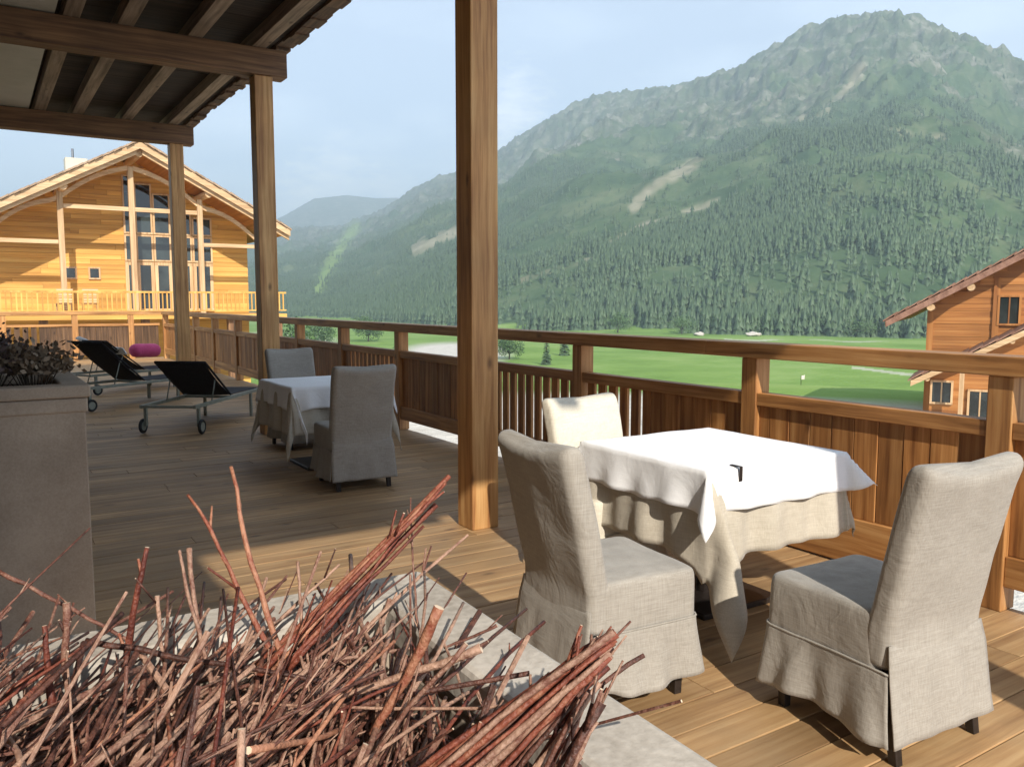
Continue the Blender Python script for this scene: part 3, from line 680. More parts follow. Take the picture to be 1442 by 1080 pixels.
# ------------------------------------------------------------------ tables and cloths
def drape(name, mat, label, cat, group, cxp, cyp, rz, half, over, ztop, seed, corner=1.0, flare=.10, tips=None, cflare=None, res=64, thick=.003, tilt=None):
    Lh = half + over; rows = []
    for i in range(res + 1):
        ring = []
        for j in range(res + 1):
            u = -Lh + 2 * Lh * i / res; v = -Lh + 2 * Lh * j / res
            du = max(abs(u) - half, 0); dv = max(abs(v) - half, 0); su = 1 if u > 0 else -1; sv = 1 if v > 0 else -1
            x = max(-half, min(half, u)); y = max(-half, min(half, v)); r_ = math.hypot(du, dv); z = ztop
            if r_ > 0:
                ph = math.atan2(dv, du); c = math.sin(2 * ph)
                cf = 1 + (corner - 1) * c ** 2
                if tips: cf *= 1 + (tips.get((su, sv), 1) - 1) * c ** 2
                e_ = max(0, (min(abs(u), abs(v)) - (half - .22)) / .22) if tips and tips.get((su, sv), 1) > 1.2 else 0; drop = r_ * cf * (1 + .30 * min(1, e_) ** 2 * (1 - c))
                al = u if du < dv else v
                fold = .016 * math.sin(al * 17 + seed) + .012 * math.sin(al * 31 + seed * 2)
                kf = (cflare or {}).get((su, sv), .26); out = .006 + drop * (flare + kf * c ** 1.2) + fold * min(1, drop / .25) * (1 - .6 * c)
                x += su * math.cos(ph) * out; y += sv * math.sin(ph) * out
                if tips and tips.get((su, sv), 1) > 1.3 and e_ > 0: x += .16 * min(1, e_) * min(1, drop / .4) * (.35 + .65 * c)
                z = ztop - max(0, drop - .010 * 0) * math.sqrt(max(.1, 1 - (flare + kf * c ** 1.2) ** 2))
                z += .004 * math.sin(al * 13 + seed) * min(1, drop / .1)
            n = mnoise.noise(Vector((u * 5, v * 5, seed)))
            z += .0025 * n * (1 if r_ == 0 else 0) 
            ring.append(Vector((x, y, z)) + mnoise.noise_vector(Vector((u * 7, v * 7, seed))) * (.006 if r_ > 0 else .001))
        rows.append(ring)
    o = MB().ring_loft(rows, closed=False).build(name, mat, None, smooth=True, solid=thick)
    o.location = (cxp, cyp, 0); o.rotation_euler = (0, 0, R(rz)); tag(o, label, cat, group); return o
def table(label, cxp, cyp, rz, half, group):
    t = thing('dining_table', label, 'table', (cxp, cyp, 0), R(rz), group)
    MB().box(-half, half, -half, half, .725, .755).build('tabletop', M['leg'], t, bevel=.004)
    MB().box(-half + .09, half - .09, -half + .09, half - .09, .65, .724).build('apron', M['leg'], t)
    MB().tube([(0, 0, .03), (0, 0, .649)], .045, 14).build('pedestal', M['leg'], t)
    MB().box(-.26, .26, -.26, .26, 0, .03).build('foot_plate', M['leg'], t, bevel=.006)
GT = 'square dining tables under two cloths'
table('near square table hidden under its linen and white cloths in the sun', 3.07, 2.95, -1, .44, GT)
drape('under_cloth', M['linen2'], 'beige linen cloth hanging below the white one on the near table', 'tablecloth', 'linen under cloths', 3.07, 2.95, -1, .446, .385, .762, 2.0, 1.05, .10, {(-1, -1): 1.42, (1, -1): .72, (1, 1): .8}, {(-1, -1): .36, (1, -1): .06})
drape('tablecloth', M['white'], 'bright white cotton cloth laid over the near sunlit table', 'tablecloth', 'white top cloths', 3.07, 2.95, -1, .456, .185, .772, 5.0, 1.06, .17, {(-1, -1): 1.12, (1, -1): .8}, {(-1, -1): .34, (1, -1): .5})
table('far square table under cloths in the shade of the canopy', 2.66, 7.35, 0, .44, GT)
drape('under_cloth', M['linen2'], 'beige linen cloth hanging below the white one on the far shaded table', 'tablecloth', 'linen under cloths', 2.66, 7.35, 0, .446, .40, .762, 8.0, 1.1, .07, {}, {(-1, -1): .1, (-1, 1): .12, (1, 1): .1, (1, -1): .1})
drape('tablecloth', M['white'], 'white cotton cloth with a long hanging corner on the far shaded table', 'tablecloth', 'white top cloths', 2.66, 7.35, 0, .456, .19, .772, 6.0, 1.1, .09, {(-1, -1): 1.7}, {(-1, -1): .05, (-1, 1): .1, (1, 1): .1, (1, -1): .1})
# cloth clip on the edge of the near table
ck = MB()
ck.box(-.009, .009, -.004, .045, .0, .004); ck.box(-.009, .009, -.016, -.012, -.062, .004); ck.box(-.009, .009, -.0119, -.0041, .0, .004); ck.box(-.009, .009, -.0119, -.002, -.062, -.058)
o = ck.build('tablecloth_clip', M['leg'], bevel=.001); o.location = (2.78, 2.487, .776); tag(o, 'small dark metal clip holding the white cloth at the table edge', 'clip')

# ------------------------------------------------------------------ sun loungers
def lounger(label, x, y, th, ang, backlen=.82, group='black sling sun loungers'):
    """local +y runs from the head (wheels) to the foot"""
    t = thing('sun_lounger', label, 'sun lounger', (x, y, 0), R(-th), group)
    W, Ln, zf, hy = .31, 1.95, .34, 1.02
    f = MB()
    for sx in (-W, W): f.box(sx - .018, sx + .018, 0, Ln, zf - .04, zf)
    f.box(-W + .018, W - .018, 0, .03, zf - .035, zf - .005); f.box(-W + .018, W - .018, Ln - .03, Ln, zf - .035, zf - .005); f.box(-W + .018, W - .018, hy, hy + .03, zf - .035, zf - .005)
    f.build('frame', M['metal'], t, bevel=.004)
    for sx in (-W, W):
        MB().box(sx - .014, sx + .014, Ln - .35, Ln - .31, 0, zf - .041).build('leg', M['metal'], t)
        MB().box(sx - .014, sx + .014, .08, .12, .09, zf - .041).build('leg', M['metal'], t)
        wv = MB(); c = [(math.cos(2 * math.pi * k / 20) * .068, math.sin(2 * math.pi * k / 20) * .068) for k in range(21)]
        wx = sx + (.035 if sx > 0 else -.035)
        wv.tube([(wx, .10 + a, .088 + b_) for a, b_ in c], .018, 8, cap=False); wl = wv.build('wheel', M['rubber'], t, smooth=True)
        MB().tube([(wx - .012, .10, .088), (wx + .012, .10, .088)], .052, 16).build('hub', M['metal'], wl)
    # raised back
    d = Vector((0, -math.cos(R(ang)), math.sin(R(ang)))); n = Vector((0, math.sin(R(ang)), math.cos(R(ang)))); h0 = Vector((0, hy, zf + .012))
    rows = []
    for i in range(13):
        s = backlen * i / 12; sag = -.030 * math.sin(math.pi * i / 12)
        rows.append([h0 + d * s + n * (sag + .012 * (k / 6) ** 2 - .012) + Vector((k / 6 * (W - .02), 0, 0)) for k in range(-6, 7)])
    sb = MB().ring_loft(rows, closed=False).build('backrest', M['sling'], t, smooth=True, solid=.006)
    bf = MB()
    for sx in (-W + .012, W - .012): bf.tube([h0 + Vector((sx, 0, 0)), h0 + d * backlen + Vector((sx, 0, 0))], .013, 8)
    bf.tube([h0 + d * backlen + Vector((-W + .012, 0, 0)), h0 + d * backlen + Vector((W - .012, 0, 0))], .013, 8)
    bf.build('back_frame', M['sling'], sb, smooth=True)
    for sx in (-W + .035, W - .035): MB().tube([h0 + d * backlen * .55 + Vector((sx, 0, -.01)), Vector((sx, hy - .62 * math.cos(R(ang)) * backlen * 1.15, zf - .015))], .008, 6).build('back_prop', M['metal'], t, smooth=True)
    rows = []
    for i in range(15):
        s = hy + .02 + (Ln - hy - .05) * i / 14
        rows.append([Vector((k / 6 * (W - .015), s, zf + .008 - .03 * math.sin(math.pi * i / 14) * (1 - (k / 6) ** 2))) for k in range(-6, 7)])
    MB().ring_loft(rows, closed=False).build('seat_sling', M['sling'], t, smooth=True, solid=.005)
    # arm hoop
    ah = MB()
    for sx in (-W, W): ah.tube([(sx, .55, zf), (sx, .58, zf + .22), (sx, 1.0, zf + .235), (sx, 1.05, zf)], .011, 8)
    return t
lounger('black sling sun lounger with raised back nearest the far table', 1.74, 9.85, 37, 33)
lb = lounger('black sling sun lounger next to the planter with a white towel along its back', .98, 12.75, 58, 40, .9)
lc = lounger('black sling sun lounger furthest back, carrying a rolled pink towel', 1.30, 14.9, 60, 36, .85)
# towel edge on the middle lounger
def rolled(name, mat, label, cat, a, b_, r0, flat=1.0):
    a = Vector(a); b_ = Vector(b_); rows = []; d = (b_ - a); L_ = d.length; d.normalize(); sx = d.cross(Vector((0, 0, 1))).normalized()
    for i in range(20):
        f = i / 19; rr_ = r0 * (1 - abs(2 * f - 1) ** 8) ** .5 if 0 < i < 19 else r0 * .3
        rows.append([wr(a + d * L_ * f + sx * math.cos(k * math.pi / 8) * rr_ + Vector((0, 0, math.sin(k * math.pi / 8) * rr_ * flat)), .006, 9) for k in range(16)])
    o = MB().ring_loft(rows, capb=True, capt=True).build(name, mat, None, smooth=True, subsurf=1); return tag(o, label, cat)
rolled('rolled_towel', M['pink'], 'thick bright pink rolled towel lying on the furthest lounger', 'towel', onz(184, 494, .62) , onz(224, 493, .60), .125)
pa, pb = onz(112, 474, .90), onz(172, 490, .74)
tw = MB(); rows = []
for i in range(14):
    f = i / 13; p = pa.lerp(pb, f) + Vector((0, 0, -.05 * math.sin(math.pi * f)))
    rows.append([wr(p + Vector((.02, -.02, -.012)) * k - Vector((0, 0, abs(k) ** 1.5 * .014)), .005, 8) for k in range(-3, 4)])
o = MB().ring_loft(rows, closed=False).build('towel', M['towel'], None, smooth=True, solid=.02); tag(o, 'narrow white towel draped along the edge of the middle lounger back', 'towel')
# ------------------------------------------------------------------ left chalet
YC = 36.0
ch = thing('chalet', 'large golden timber chalet with wide gable roof, arched truss and tall glazing at left', 'chalet')
def S(x, z, Y): k = Y / YC; return x * k, 1.5 + (z - 1.5) * k
RXc, RZ, SL = 5.56, 7.56, .535
half = 5.72
YW = 38.0
xl, _ = S(.6, 0, YW); xr, _ = S(9.78, 0, YW)
rz = lambda x: RZ - SL * abs(x - RXc)
# gable wall of boards, cut to the slope
wl = MB(); z = -2.6
wl.add([(xl, YW + .05, -2.8), (xr, YW + .05, -2.8), (xr, YW + .05, rz(xr) - .1), (RXc, YW + .05, RZ - .1), (xl, YW + .05, rz(xl) - .1),
        (xl, 48, -2.8), (xr, 48, -2.8), (xr, 48, rz(xr) - .1), (RXc, 48, RZ - .1), (xl, 48, rz(xl) - .1)],
       [(0, 1, 2, 3, 4), (9, 8, 7, 6, 5), (0, 5, 6, 1), (1, 6, 7, 2), (4, 9, 5, 0), (2, 7, 8, 3), (3, 8, 9, 4)])
wl.build('wall', M['chaletX'], ch)
cl_ = MB(); z = 1.0; k = 0
while z < RZ - .4:
    h_ = .20; xa = max(xl, RXc - (RZ - .12 - z - h_) / SL); xb = min(xr, RXc + (RZ - .12 - z - h_) / SL)
    pts = [xa] + sorted(U(xa + .5, xb - .5) for _ in range(2) if xb - xa > 2) + [xb]
    for a, b_ in zip(pts[:-1], pts[1:]): cl_.box(a + .003, b_ - .003, YW - .01 - .012 * (k % 2), YW + .048, z, z + h_ - .006)
    z += h_; k += 1
cl_.build('cladding', M['chaletX'], ch)
def slab(x0, x1, y0, y1, th, off=0.0, mb=None):
    mb = mb or MB(); z0, z1 = rz(x0) + off, rz(x1) + off
    return mb.add([(x0, y0, z0 - th), (x1, y0, z1 - th), (x1, y1, z1 - th), (x0, y1, z0 - th), (x0, y0, z0), (x1, y0, z1), (x1, y1, z1), (x0, y1, z0)], [(0, 3, 2, 1), (4, 5, 6, 7), (0, 1, 5, 4), (1, 2, 6, 5), (2, 3, 7, 6), (3, 0, 4, 7)])
rf = MB(); slab(RXc - half, RXc, 34.9, 49, .10, -.12, rf); slab(RXc, RXc + half, 34.9, 49, .10, -.12, rf)
rfo = rf.build('roof', M['orangeY'], ch)
sh = MB()
for sgn in (-1, 1):
    n = 26
    for i in range(n):
        a, b_ = half * i / n, half * (i + 1) / n + .05
        y = 34.75
        while y < 49:
            wv = U(.25, .5) if y < 36 else 2.4
            x0, x1 = RXc + sgn * a, RXc + sgn * b_; zz0, zz1 = rz(x0) + .02, rz(x1) - .005; yy0 = y + (U(-.06, .05) if y < 35 else 0)
            lo_ = min((x0, zz0), (x1, zz1)); hi_ = max((x0, zz0), (x1, zz1))
            (xa, za), (xb, zb) = lo_, hi_
            sh.add([(xa, yy0, za - .02), (xb, yy0, zb - .02), (xb, y + wv - .01, zb - .02), (xa, y + wv - .01, za - .02), (xa, yy0, za + .05), (xb, yy0, zb + .05), (xb, y + wv - .01, zb + .05), (xa, y + wv - .01, za + .05)],
                   [(0, 3, 2, 1), (4, 5, 6, 7), (0, 1, 5, 4), (1, 2, 6, 5), (2, 3, 7, 6), (3, 0, 4, 7)])
            y += wv
sh.build('shingles', M['shingle'], rfo)
for sgn in (-1, 1):
    x0, x1 = (RXc - half, RXc) if sgn < 0 else (RXc, RXc + half)
    slab(x0, x1, 34.82, 34.89, .26, -.03).build('verge_board', M['paleX'], ch)
    slab(x0 + .1 * (sgn > 0), x1 - .1 * (sgn < 0), 35.0, 35.12, .2, -.24).build('rafter', M['paleX'], ch)
TY = 36.0
def bar(name, a, b_, wv=.16, hv=.2, m='paleX', y=TY): return MB().beam((a[0], y, a[1]), (b_[0], y, b_[1]), wv, hv, up=(0, 1, 0)).build(name, M[m], ch, bevel=.01)
for x, zt in ((2.85, 5.70), (5.34, 6.72), (7.90, 5.62)):
    MB().box(x - .10, x + .10, TY - .1, TY + .1, .95, zt).build('post', M['paleZ'], ch, bevel=.01)
MB().box(2.96, 5.23, TY - .07, TY + .07, 5.0, 5.16).build('beam', M['paleX'], ch); MB().box(5.45, 7.79, TY - .07, TY + .07, 5.0, 5.16).build('beam', M['paleX'], ch)
MB().box(-.2, 2.74, TY - .07, TY + .07, 3.65, 3.80).build('beam', M['paleX'], ch); MB().box(8.01, 10.3, TY - .07, TY + .07, 3.72, 3.87).build('beam', M['paleX'], ch)
for sgn in (-1, 1):
    br = MB(); pts = []
    for i in range(15):
        f = i / 14; x = 5.34 + sgn * (.10 + f * 4.75); z = 6.72 - SL * 1.02 * abs(x - 5.34) + .22 * math.sin(math.pi * min(1, f * 1.9)) * (f < .53) + .26 * math.sin(math.pi * max(0, f - .53) / .47)
        pts.append((x, z))
    for (a, za), (b_, zb) in zip(pts[:-1], pts[1:]):
        if a > b_: a, za, b_, zb = b_, zb, a, za
        br.add([(a, TY - .06, za - .09), (b_, TY - .06, zb - .09), (b_, TY + .06, zb - .09), (a, TY + .06, za - .09), (a, TY - .06, za + .09), (b_, TY - .06, zb + .09), (b_, TY + .06, zb + .09), (a, TY + .06, za + .09)],
               [(0, 3, 2, 1), (4, 5, 6, 7), (0, 1, 5, 4), (1, 2, 6, 5), (2, 3, 7, 6), (3, 0, 4, 7)])
    br.build('arched_brace', M['paleX'], ch)
for x, dz in ((2.92, 0), (5.56, 0), (8.1, 0)):
    MB().tube([(x, 35.15, rz(x) - .42), (x, YW, rz(x) - .42)], .15, 14).build('purlin', M['paleY'], ch, smooth=False)
def window(x0, x1, z0, z1, name='window', fr=.07, panes=1, y=YW - .03):
    f = MB(); f.box(x0, x1, y - .06, y, z0, z0 + fr); f.box(x0, x1, y - .06, y, z1 - fr, z1); f.box(x0, x0 + fr, y - .06, y, z0 + fr, z1 - fr); f.box(x1 - fr, x1, y - .06, y, z0 + fr, z1 - fr)
    o = f.build(name, M['paleZ'], ch); MB().box(x0 + fr, x1 - fr, y - .025, y - .01, z0 + fr, z1 - fr).build('pane', M['glass'], o); return o
for a, b_, c_, d_ in ((2.86, 3.30, 2.33, 2.80), (3.70, 4.12, 2.33, 2.80)):
    (x0, z0), (x1, z1) = S(a, c_, YW), S(b_, d_, YW); window(x0, x1, z0, z1, fr=.06)
colx = [S(v, 0, YW)[0] for v in (5.0, 5.42, 6.08, 6.75, 7.55, 8.35)]
for i in range(5):
    a, b_ = colx[i] + .012, colx[i + 1] - .012; top = min(rz(a), rz(b_)) - .75
    window(a, b_, 1.05, 3.12, 'door', .13)
    window(a, b_, 3.15, 4.25, fr=.07); window(a, b_, 4.28, min(5.25, top), fr=.07)
    if top > 5.6: window(a, b_, 5.28, top, fr=.06)
pl = MB(); pl.box(-1.6, 10.75, 33.9, YW - .08, .82, .98); pl.build('balcony', M['chaletX'], ch)
for x in (-1.4, 2.0, 5.4, 8.6, 10.5): MB().box(x - .14, x + .14, 34.2, 34.5, -2.9, .815).build('balcony_post', M['beamZ'], ch)
bl = MB(); bl.box(-1.6, 10.75, 33.95, 34.03, 1.80, 1.87); bl.box(-1.6, 10.75, 33.96, 34.02, 1.10, 1.15)
x = -1.55
while x < 10.7: bl.box(x, x + .045, 33.965, 34.01, 1.151, 1.799); x += .16
bl.build('balustrade', M['chaletZ'], ch)
chm = MB(); chm.box(3.3, 4.1, 38.2, 38.9, 5.2, 7.22); c1 = chm.build('chimney', M['plaster'], rfo)
MB().tube([(3.6, 38.5, 7.22), (3.6, 38.5, 7.62)], .05, 10).build('flue', M['steel'], ch)
# garden furniture on the chalet balcony
for k, (x, lab) in enumerate(((2.75, 'pale slatted balcony chair nearest the left chalet post'), (3.6, 'pale slatted balcony chair between the chalet posts'))):
    t = thing('balcony_chair', lab, 'chair', (x, 34.9, .98), R(170), 'pale chairs on the chalet balcony')
    MB().box(-.27, .27, -.25, .25, .40, .44).build('seat', M['paleX'], t)
    bb = MB(); [bb.box(-.27, .27, -.27, -.24, .46 + j * .09, .52 + j * .09) for j in range(6)]; bb.build('backrest', M['paleX'], t)
    for a in (-.24, .24):
        for b_ in (-.22, .22): MB().box(a - .02, a + .02, b_ - .02, b_ + .02, 0, .40 if b_ > 0 else .399).build('leg', M['paleZ'], t)

# ------------------------------------------------------------------ right chalet
ox, oy = 23.92, 15.62
c2 = thing('chalet', 'orange brown timber chalet with a small dark gable window at the right edge', 'chalet', (ox, oy, 0), math.atan2(-.883, .469))
E0, RS, SL2 = .90, 6.2, .57
rz2 = lambda s: E0 + SL2 * (RS - abs(s - RS))
def slab2(x0, x1, y0, y1, th, off, fz, mb=None):
    mb = mb or MB(); z0, z1 = fz(x0) + off, fz(x1) + off
    return mb.add([(x0, y0, z0 - th), (x1, y0, z1 - th), (x1, y1, z1 - th), (x0, y1, z0 - th), (x0, y0, z0), (x1, y0, z1), (x1, y1, z1), (x0, y1, z0)], [(0, 3, 2, 1), (4, 5, 6, 7), (0, 1, 5, 4), (1, 2, 6, 5), (2, 3, 7, 6), (3, 0, 4, 7)])
def shingled(x0, x1, y0, y1, fz, n, mat, parent):
    sh = MB()
    for i in range(n):
        a, b_ = x0 + (x1 - x0) * i / n, x0 + (x1 - x0) * (i + 1) / n; up_ = fz(b_) > fz(a); y = y0
        while y < y1:
            wv = U(.2, .4) if y < y0 + 1 else 1.6; yy = y + (U(-.05, .03) if y < y0 + .01 else 0)
            aa, bb_ = (a - .06, b_) if up_ else (a, b_ + .06)
            za, zb = fz(aa) + (.05 if not up_ else .0) + .02, fz(bb_) + (.05 if up_ else .0) + .02
            sh.add([(aa, yy, za - .03), (bb_, yy, zb - .03), (bb_, y + wv - .01, zb - .03), (aa, y + wv - .01, za - .03), (aa, yy, za + .02), (bb_, yy, zb + .02), (bb_, y + wv - .01, zb + .02), (aa, y + wv - .01, za + .02)],
                   [(0, 3, 2, 1), (4, 5, 6, 7), (0, 1, 5, 4), (1, 2, 6, 5), (2, 3, 7, 6), (3, 0, 4, 7)])
            y += wv
    return sh.build('shingles', mat, parent)
wa, wb = 1.15, 2 * RS - 1.15; YF = 1.0
MB().add([(wa, YF, -3.2), (wb, YF, -3.2), (wb, YF, rz2(wb) - .12), (RS, YF, rz2(RS) - .12), (wa, YF, rz2(wa) - .12), (wa, 10, -3.2), (wb, 10, -3.2), (wb, 10, rz2(wb) - .12), (RS, 10, rz2(RS) - .12), (wa, 10, rz2(wa) - .12)],
         [(0, 1, 2, 3, 4), (9, 8, 7, 6, 5), (0, 5, 6, 1), (1, 6, 7, 2), (4, 9, 5, 0), (2, 7, 8, 3), (3, 8, 9, 4)]).build('wall', M['orangeX'], c2)
cl_ = MB(); z = -3.0; k = 0
while z < rz2(RS) - .4:
    h_ = .2; d_ = (rz2(RS) - .14 - z - h_) / SL2; a, b_ = max(wa, RS - d_), min(wb, RS + d_)
    cl_.box(a, b_, YF - .025 - .012 * (k % 2), YF - .002, z, z + h_ - .006); z += h_; k += 1
cl_.build('cladding', M['orangeX'], c2)
for x in (wa - .03, wa + 1.75, wb - .15): MB().box(x, x + .18, YF - .09, YF - .04, -3.0, min(rz2(x), rz2(x + .18)) - .35).build('corner_board', M['orangeZ'], c2)
r2 = slab2(0, RS, -.1, 11, .10, -.03, rz2); slab2(RS, 2 * RS, -.1, 11, .10, -.03, rz2, r2); r2 = r2.build('roof', M['orangeY'], c2)
shingled(0, RS, -.16, 11, rz2, 20, M['tile'], r2); shingled(RS, 2 * RS, -.16, 11, rz2, 20, M['tile'], r2)
for a, b_ in ((0.02, RS), (RS, 2 * RS - .02)): slab2(a, b_, -.19, -.11, .20, -.02, rz2).build('verge_board', M['tile'], c2)
for x in (1.25, 2.3, 4.2, RS): MB().tube([(x, -.12, rz2(x) - .30), (x, YF, rz2(x) - .30)], .11, 12).build('purlin', M['paleY'], c2)
def window2(x0, x1, z0, z1, y, fr=.06, m='orangeZ'):
    f = MB(); f.box(x0 - fr, x1 + fr, y - .07, y, z0 - fr, z0); f.box(x0 - fr, x1 + fr, y - .07, y, z1, z1 + fr); f.box(x0 - fr, x0, y - .07, y, z0, z1); f.box(x1, x1 + fr, y - .07, y, z0, z1)
    f.box((x0 + x1) / 2 - .02, (x0 + x1) / 2 + .02, y - .05, y - .031, z0, z1)
    o = f.build('window', M[m], c2); MB().box(x0, x1, y - .03, y - .012, z0, z1).build('pane', M['glass'], o)
window2(3.08, 3.58, .82, 1.62, YF - .04); window2(6.0, 6.6, .86, 1.68, YF - .04)
# porch
fzp = lambda s: -.86 + .55 * (s - .80)
PF = -.5
MB().add([(1.35, PF, -3.2), (6, PF, -3.2), (6, PF, fzp(6) - .14), (1.35, PF, fzp(1.35) - .14), (1.35, YF - .05, -3.2), (6, YF - .05, -3.2), (6, YF - .05, fzp(6) - .14), (1.35, YF - .05, fzp(1.35) - .14)],
         [(0, 1, 2, 3), (7, 6, 5, 4), (0, 4, 5, 1), (1, 5, 6, 2), (2, 6, 7, 3), (3, 7, 4, 0)]).build('porch_wall', M['orangeX'], c2)
pr_ = slab2(.85, 6, -1.2, YF - .1, .09, -.03, fzp).build('porch_roof', M['orangeY'], c2)
shingled(.85, 6, -1.25, YF - .1, fzp, 14, M['tile'], pr_); slab2(.87, 6, -1.30, -1.21, .17, -.02, fzp).build('verge_board', M['paleX'], c2)
window2(1.42, 1.92, -1.52, -.92, PF - .01, .06, 'paleZ'); window2(2.42, 2.95, -1.9, -1.15, PF - .01, .06, 'paleZ')
MB().box(2.14, 2.26, -1.15, -1.01, -3.2, fzp(2.14) - .2).build('porch_post', M['paleZ'], c2)
for x in (1.3, 3.4): MB().tube([(x, -1.2, fzp(x) - .2), (x, PF, fzp(x) - .2)], .07, 10).build('purlin', M['paleY'], c2)
# ------------------------------------------------------------------ cut twigs in the near planter
IX0, IX1, IY0, IY1 = -1.13, .445, .385, 1.065
def twig_pts(a, b_, bend=.022, n=7):
    a = Vector(a); b_ = Vector(b_); d = b_ - a; L_ = d.length; sx = d.cross(Vector((U(-1, 1), U(-1, 1), U(-1, 1)))).normalized(); sy = d.cross(sx).normalized()
    k1, k2, ph = U(-1, 1) * bend * L_, U(-.5, .5) * bend * L_, U(0, 6)
    return [a + d * (i / (n - 1)) + sx * k1 * math.sin(math.pi * i / (n - 1)) + sy * k2 * math.sin(2 * math.pi * i / (n - 1) + ph) + Vector((U(-1, 1), U(-1, 1), U(-1, 1))) * .006 * L_ for i in range(n)]
def add_twig(mb, a, b_, r, bend=.03, n=7):
    pts = twig_pts(a, b_, bend, n); L_ = len(pts)
    rad = [r * (1 - .45 * i / (L_ - 1)) * U(.9, 1.12) for i in range(L_)] if rnd() < .5 else [r * (.72 + .28 * i / (L_ - 1)) * U(.9, 1.12) for i in range(L_)]
    mb.tube(pts, rad, 7, 0, True, 1)
    for _k in range(random.choice([0, 1, 1, 2, 3])):
        i = random.randint(1, L_ - 2); d = (Vector(b_) - Vector(a)).normalized(); q = pts[i] + (d + Vector((U(-.7, .7), U(-.7, .7), U(0, .7)))).normalized() * U(.01, .05)
        mb.tube([pts[i], q], [r * .5, r * .35], 5, 0, True, 1)
def px(p0, p1, z0=1.10, k=1.0):
    """a twig whose foot lies on height z0, the tip at k times the foot's distance from the eye"""
    a = onz(*p0, z0); s = sight(*p1); d0 = (a - Vector((0, 0, EYE))).dot(fw); return a, Vector((0, 0, EYE)) + s * (d0 * k)
TW = 'cut twigs heaped in the stone planter'
def twig_thing(a, b_, r, mat, label, bend=.03, n=7):
    o = MB(); add_twig(o, a, b_, r, bend, n); t = o.build('twig', [M[mat], M['cut']], smooth=False)
    me = t.data; me.polygons.foreach_set('use_smooth', [len(p.vertices) == 4 for p in me.polygons])
    return tag(t, label, 'twig', TW)
special = [
    ((388, 905), (322, 657), .0052, 'twigred', 'tallest red twig, standing nearly upright with its tip over the shaded deck', 1.05),
    ((368, 893), (262, 696), .0048, 'twigred', 'long red twig leaning left beside the tallest upright twig', 1.05),
    ((180, 905), (206, 771), .0062, 'twigred', 'thick short red twig with a pale cut top, leftmost of the tall ones', 1.0),
    ((292, 938), (252, 774), .0038, 'twig', 'thin brown twig standing between the pale topped twig and the tall red pair', 1.0),
    ((287, 905), (267, 772), .0040, 'twig', 'slim tan upright twig close behind the thin brown one', 1.02),
    ((232, 930), (222, 838), .0035, 'twig', 'short pale upright twig low at the left of the stone rim', 1.0),
    ((95, 960), (93, 848), .0052, 'twig', 'pale split twig standing up at the left in front of the tall planter', 1.0),
    ((72, 975), (62, 880), .0055, 'twigred', 'short stout twig with light cut top near the left edge', 1.0),
    ((150, 885), (-8, 800), .0036, 'twig', 'dark thin twig running out over the left edge of the photo', 1.0),
    ((545, 1000), (622, 856), .0072, 'twigred', 'thick twig with a broad pale cut end in the middle of the heap', 1.0),
    ((470, 985), (676, 911), .0058, 'twig', 'straight twig with pale end pointing at the inner rim corner', 1.0),
    ((590, 870), (578, 700), .0022, 'twig', 'very thin twig rising beside the red bundle', 1.08),
    ((740, 1035), (908, 925), .0030, 'twig', 'thin forked twig reaching over the right stone rim', 1.05),
    ((385, 950), (118, 905), .0042, 'twig', 'long dark twig lying almost level across the left of the heap', 1.0),
    ((520, 1080), (655, 905), .0030, 'twig', 'thin pale twig slanting up in front of the right rim corner', 1.0),
    ((430, 905), (418, 790), .0028, 'twig', 'thin dark twig standing against the back rim', 1.03),
    ((400, 870), (478, 795), .0034, 'twig', 'knotty grey twig leaning right over the back rim', 1.03),
    ((455, 880), (510, 800), .0026, 'twig', 'fine forked twig over the far corner of the rim', 1.03),
    ((640, 905), (700, 880), .0026, 'twig', 'fine twig tip lying on the stone rim by the corner', 1.0),
]
for p0, p1, r, mt_, lab, k in special:
    a, b_ = px(p0, p1, 1.10, k); a = a + (a - b_) * .25; twig_thing(a, b_, r * .80, mt_, lab, .03, 10)
# red bundle pointing up and right
for k in range(7):
    a, b_ = px((392 + k * 7 + U(-8, 8), 905 + U(-12, 14)), (632 - k * U(3, 11), 672 + k * U(4, 13)), 1.10, 1.07); a = a + (a - b_) * .15
    twig_thing(a, b_, U(.0028, .0044), 'twigred', 'red twig in the leaning bundle that points up at the near post', .015, 8)
# right bundle over the rim
ends = 0
for k in range(60):
    f = rnd(); f2 = rnd()
    p1 = (868 - 40 * f * f2 - 14 * f, 884 + 105 * f + U(-6, 6)); p0 = (600 + 190 * f + U(-40, 30), 1085 + 70 * f + U(-30, 25))
    a, b_ = px(p0, p1, 1.115 - .03 * f2, 1.03); 
    twig_thing(a, b_, U(.0022, .0042), random.choice(['twig', 'twigred', 'twig']), 'red brown twig in the dense parallel bundle lying over the right stone rim', .018, 8)
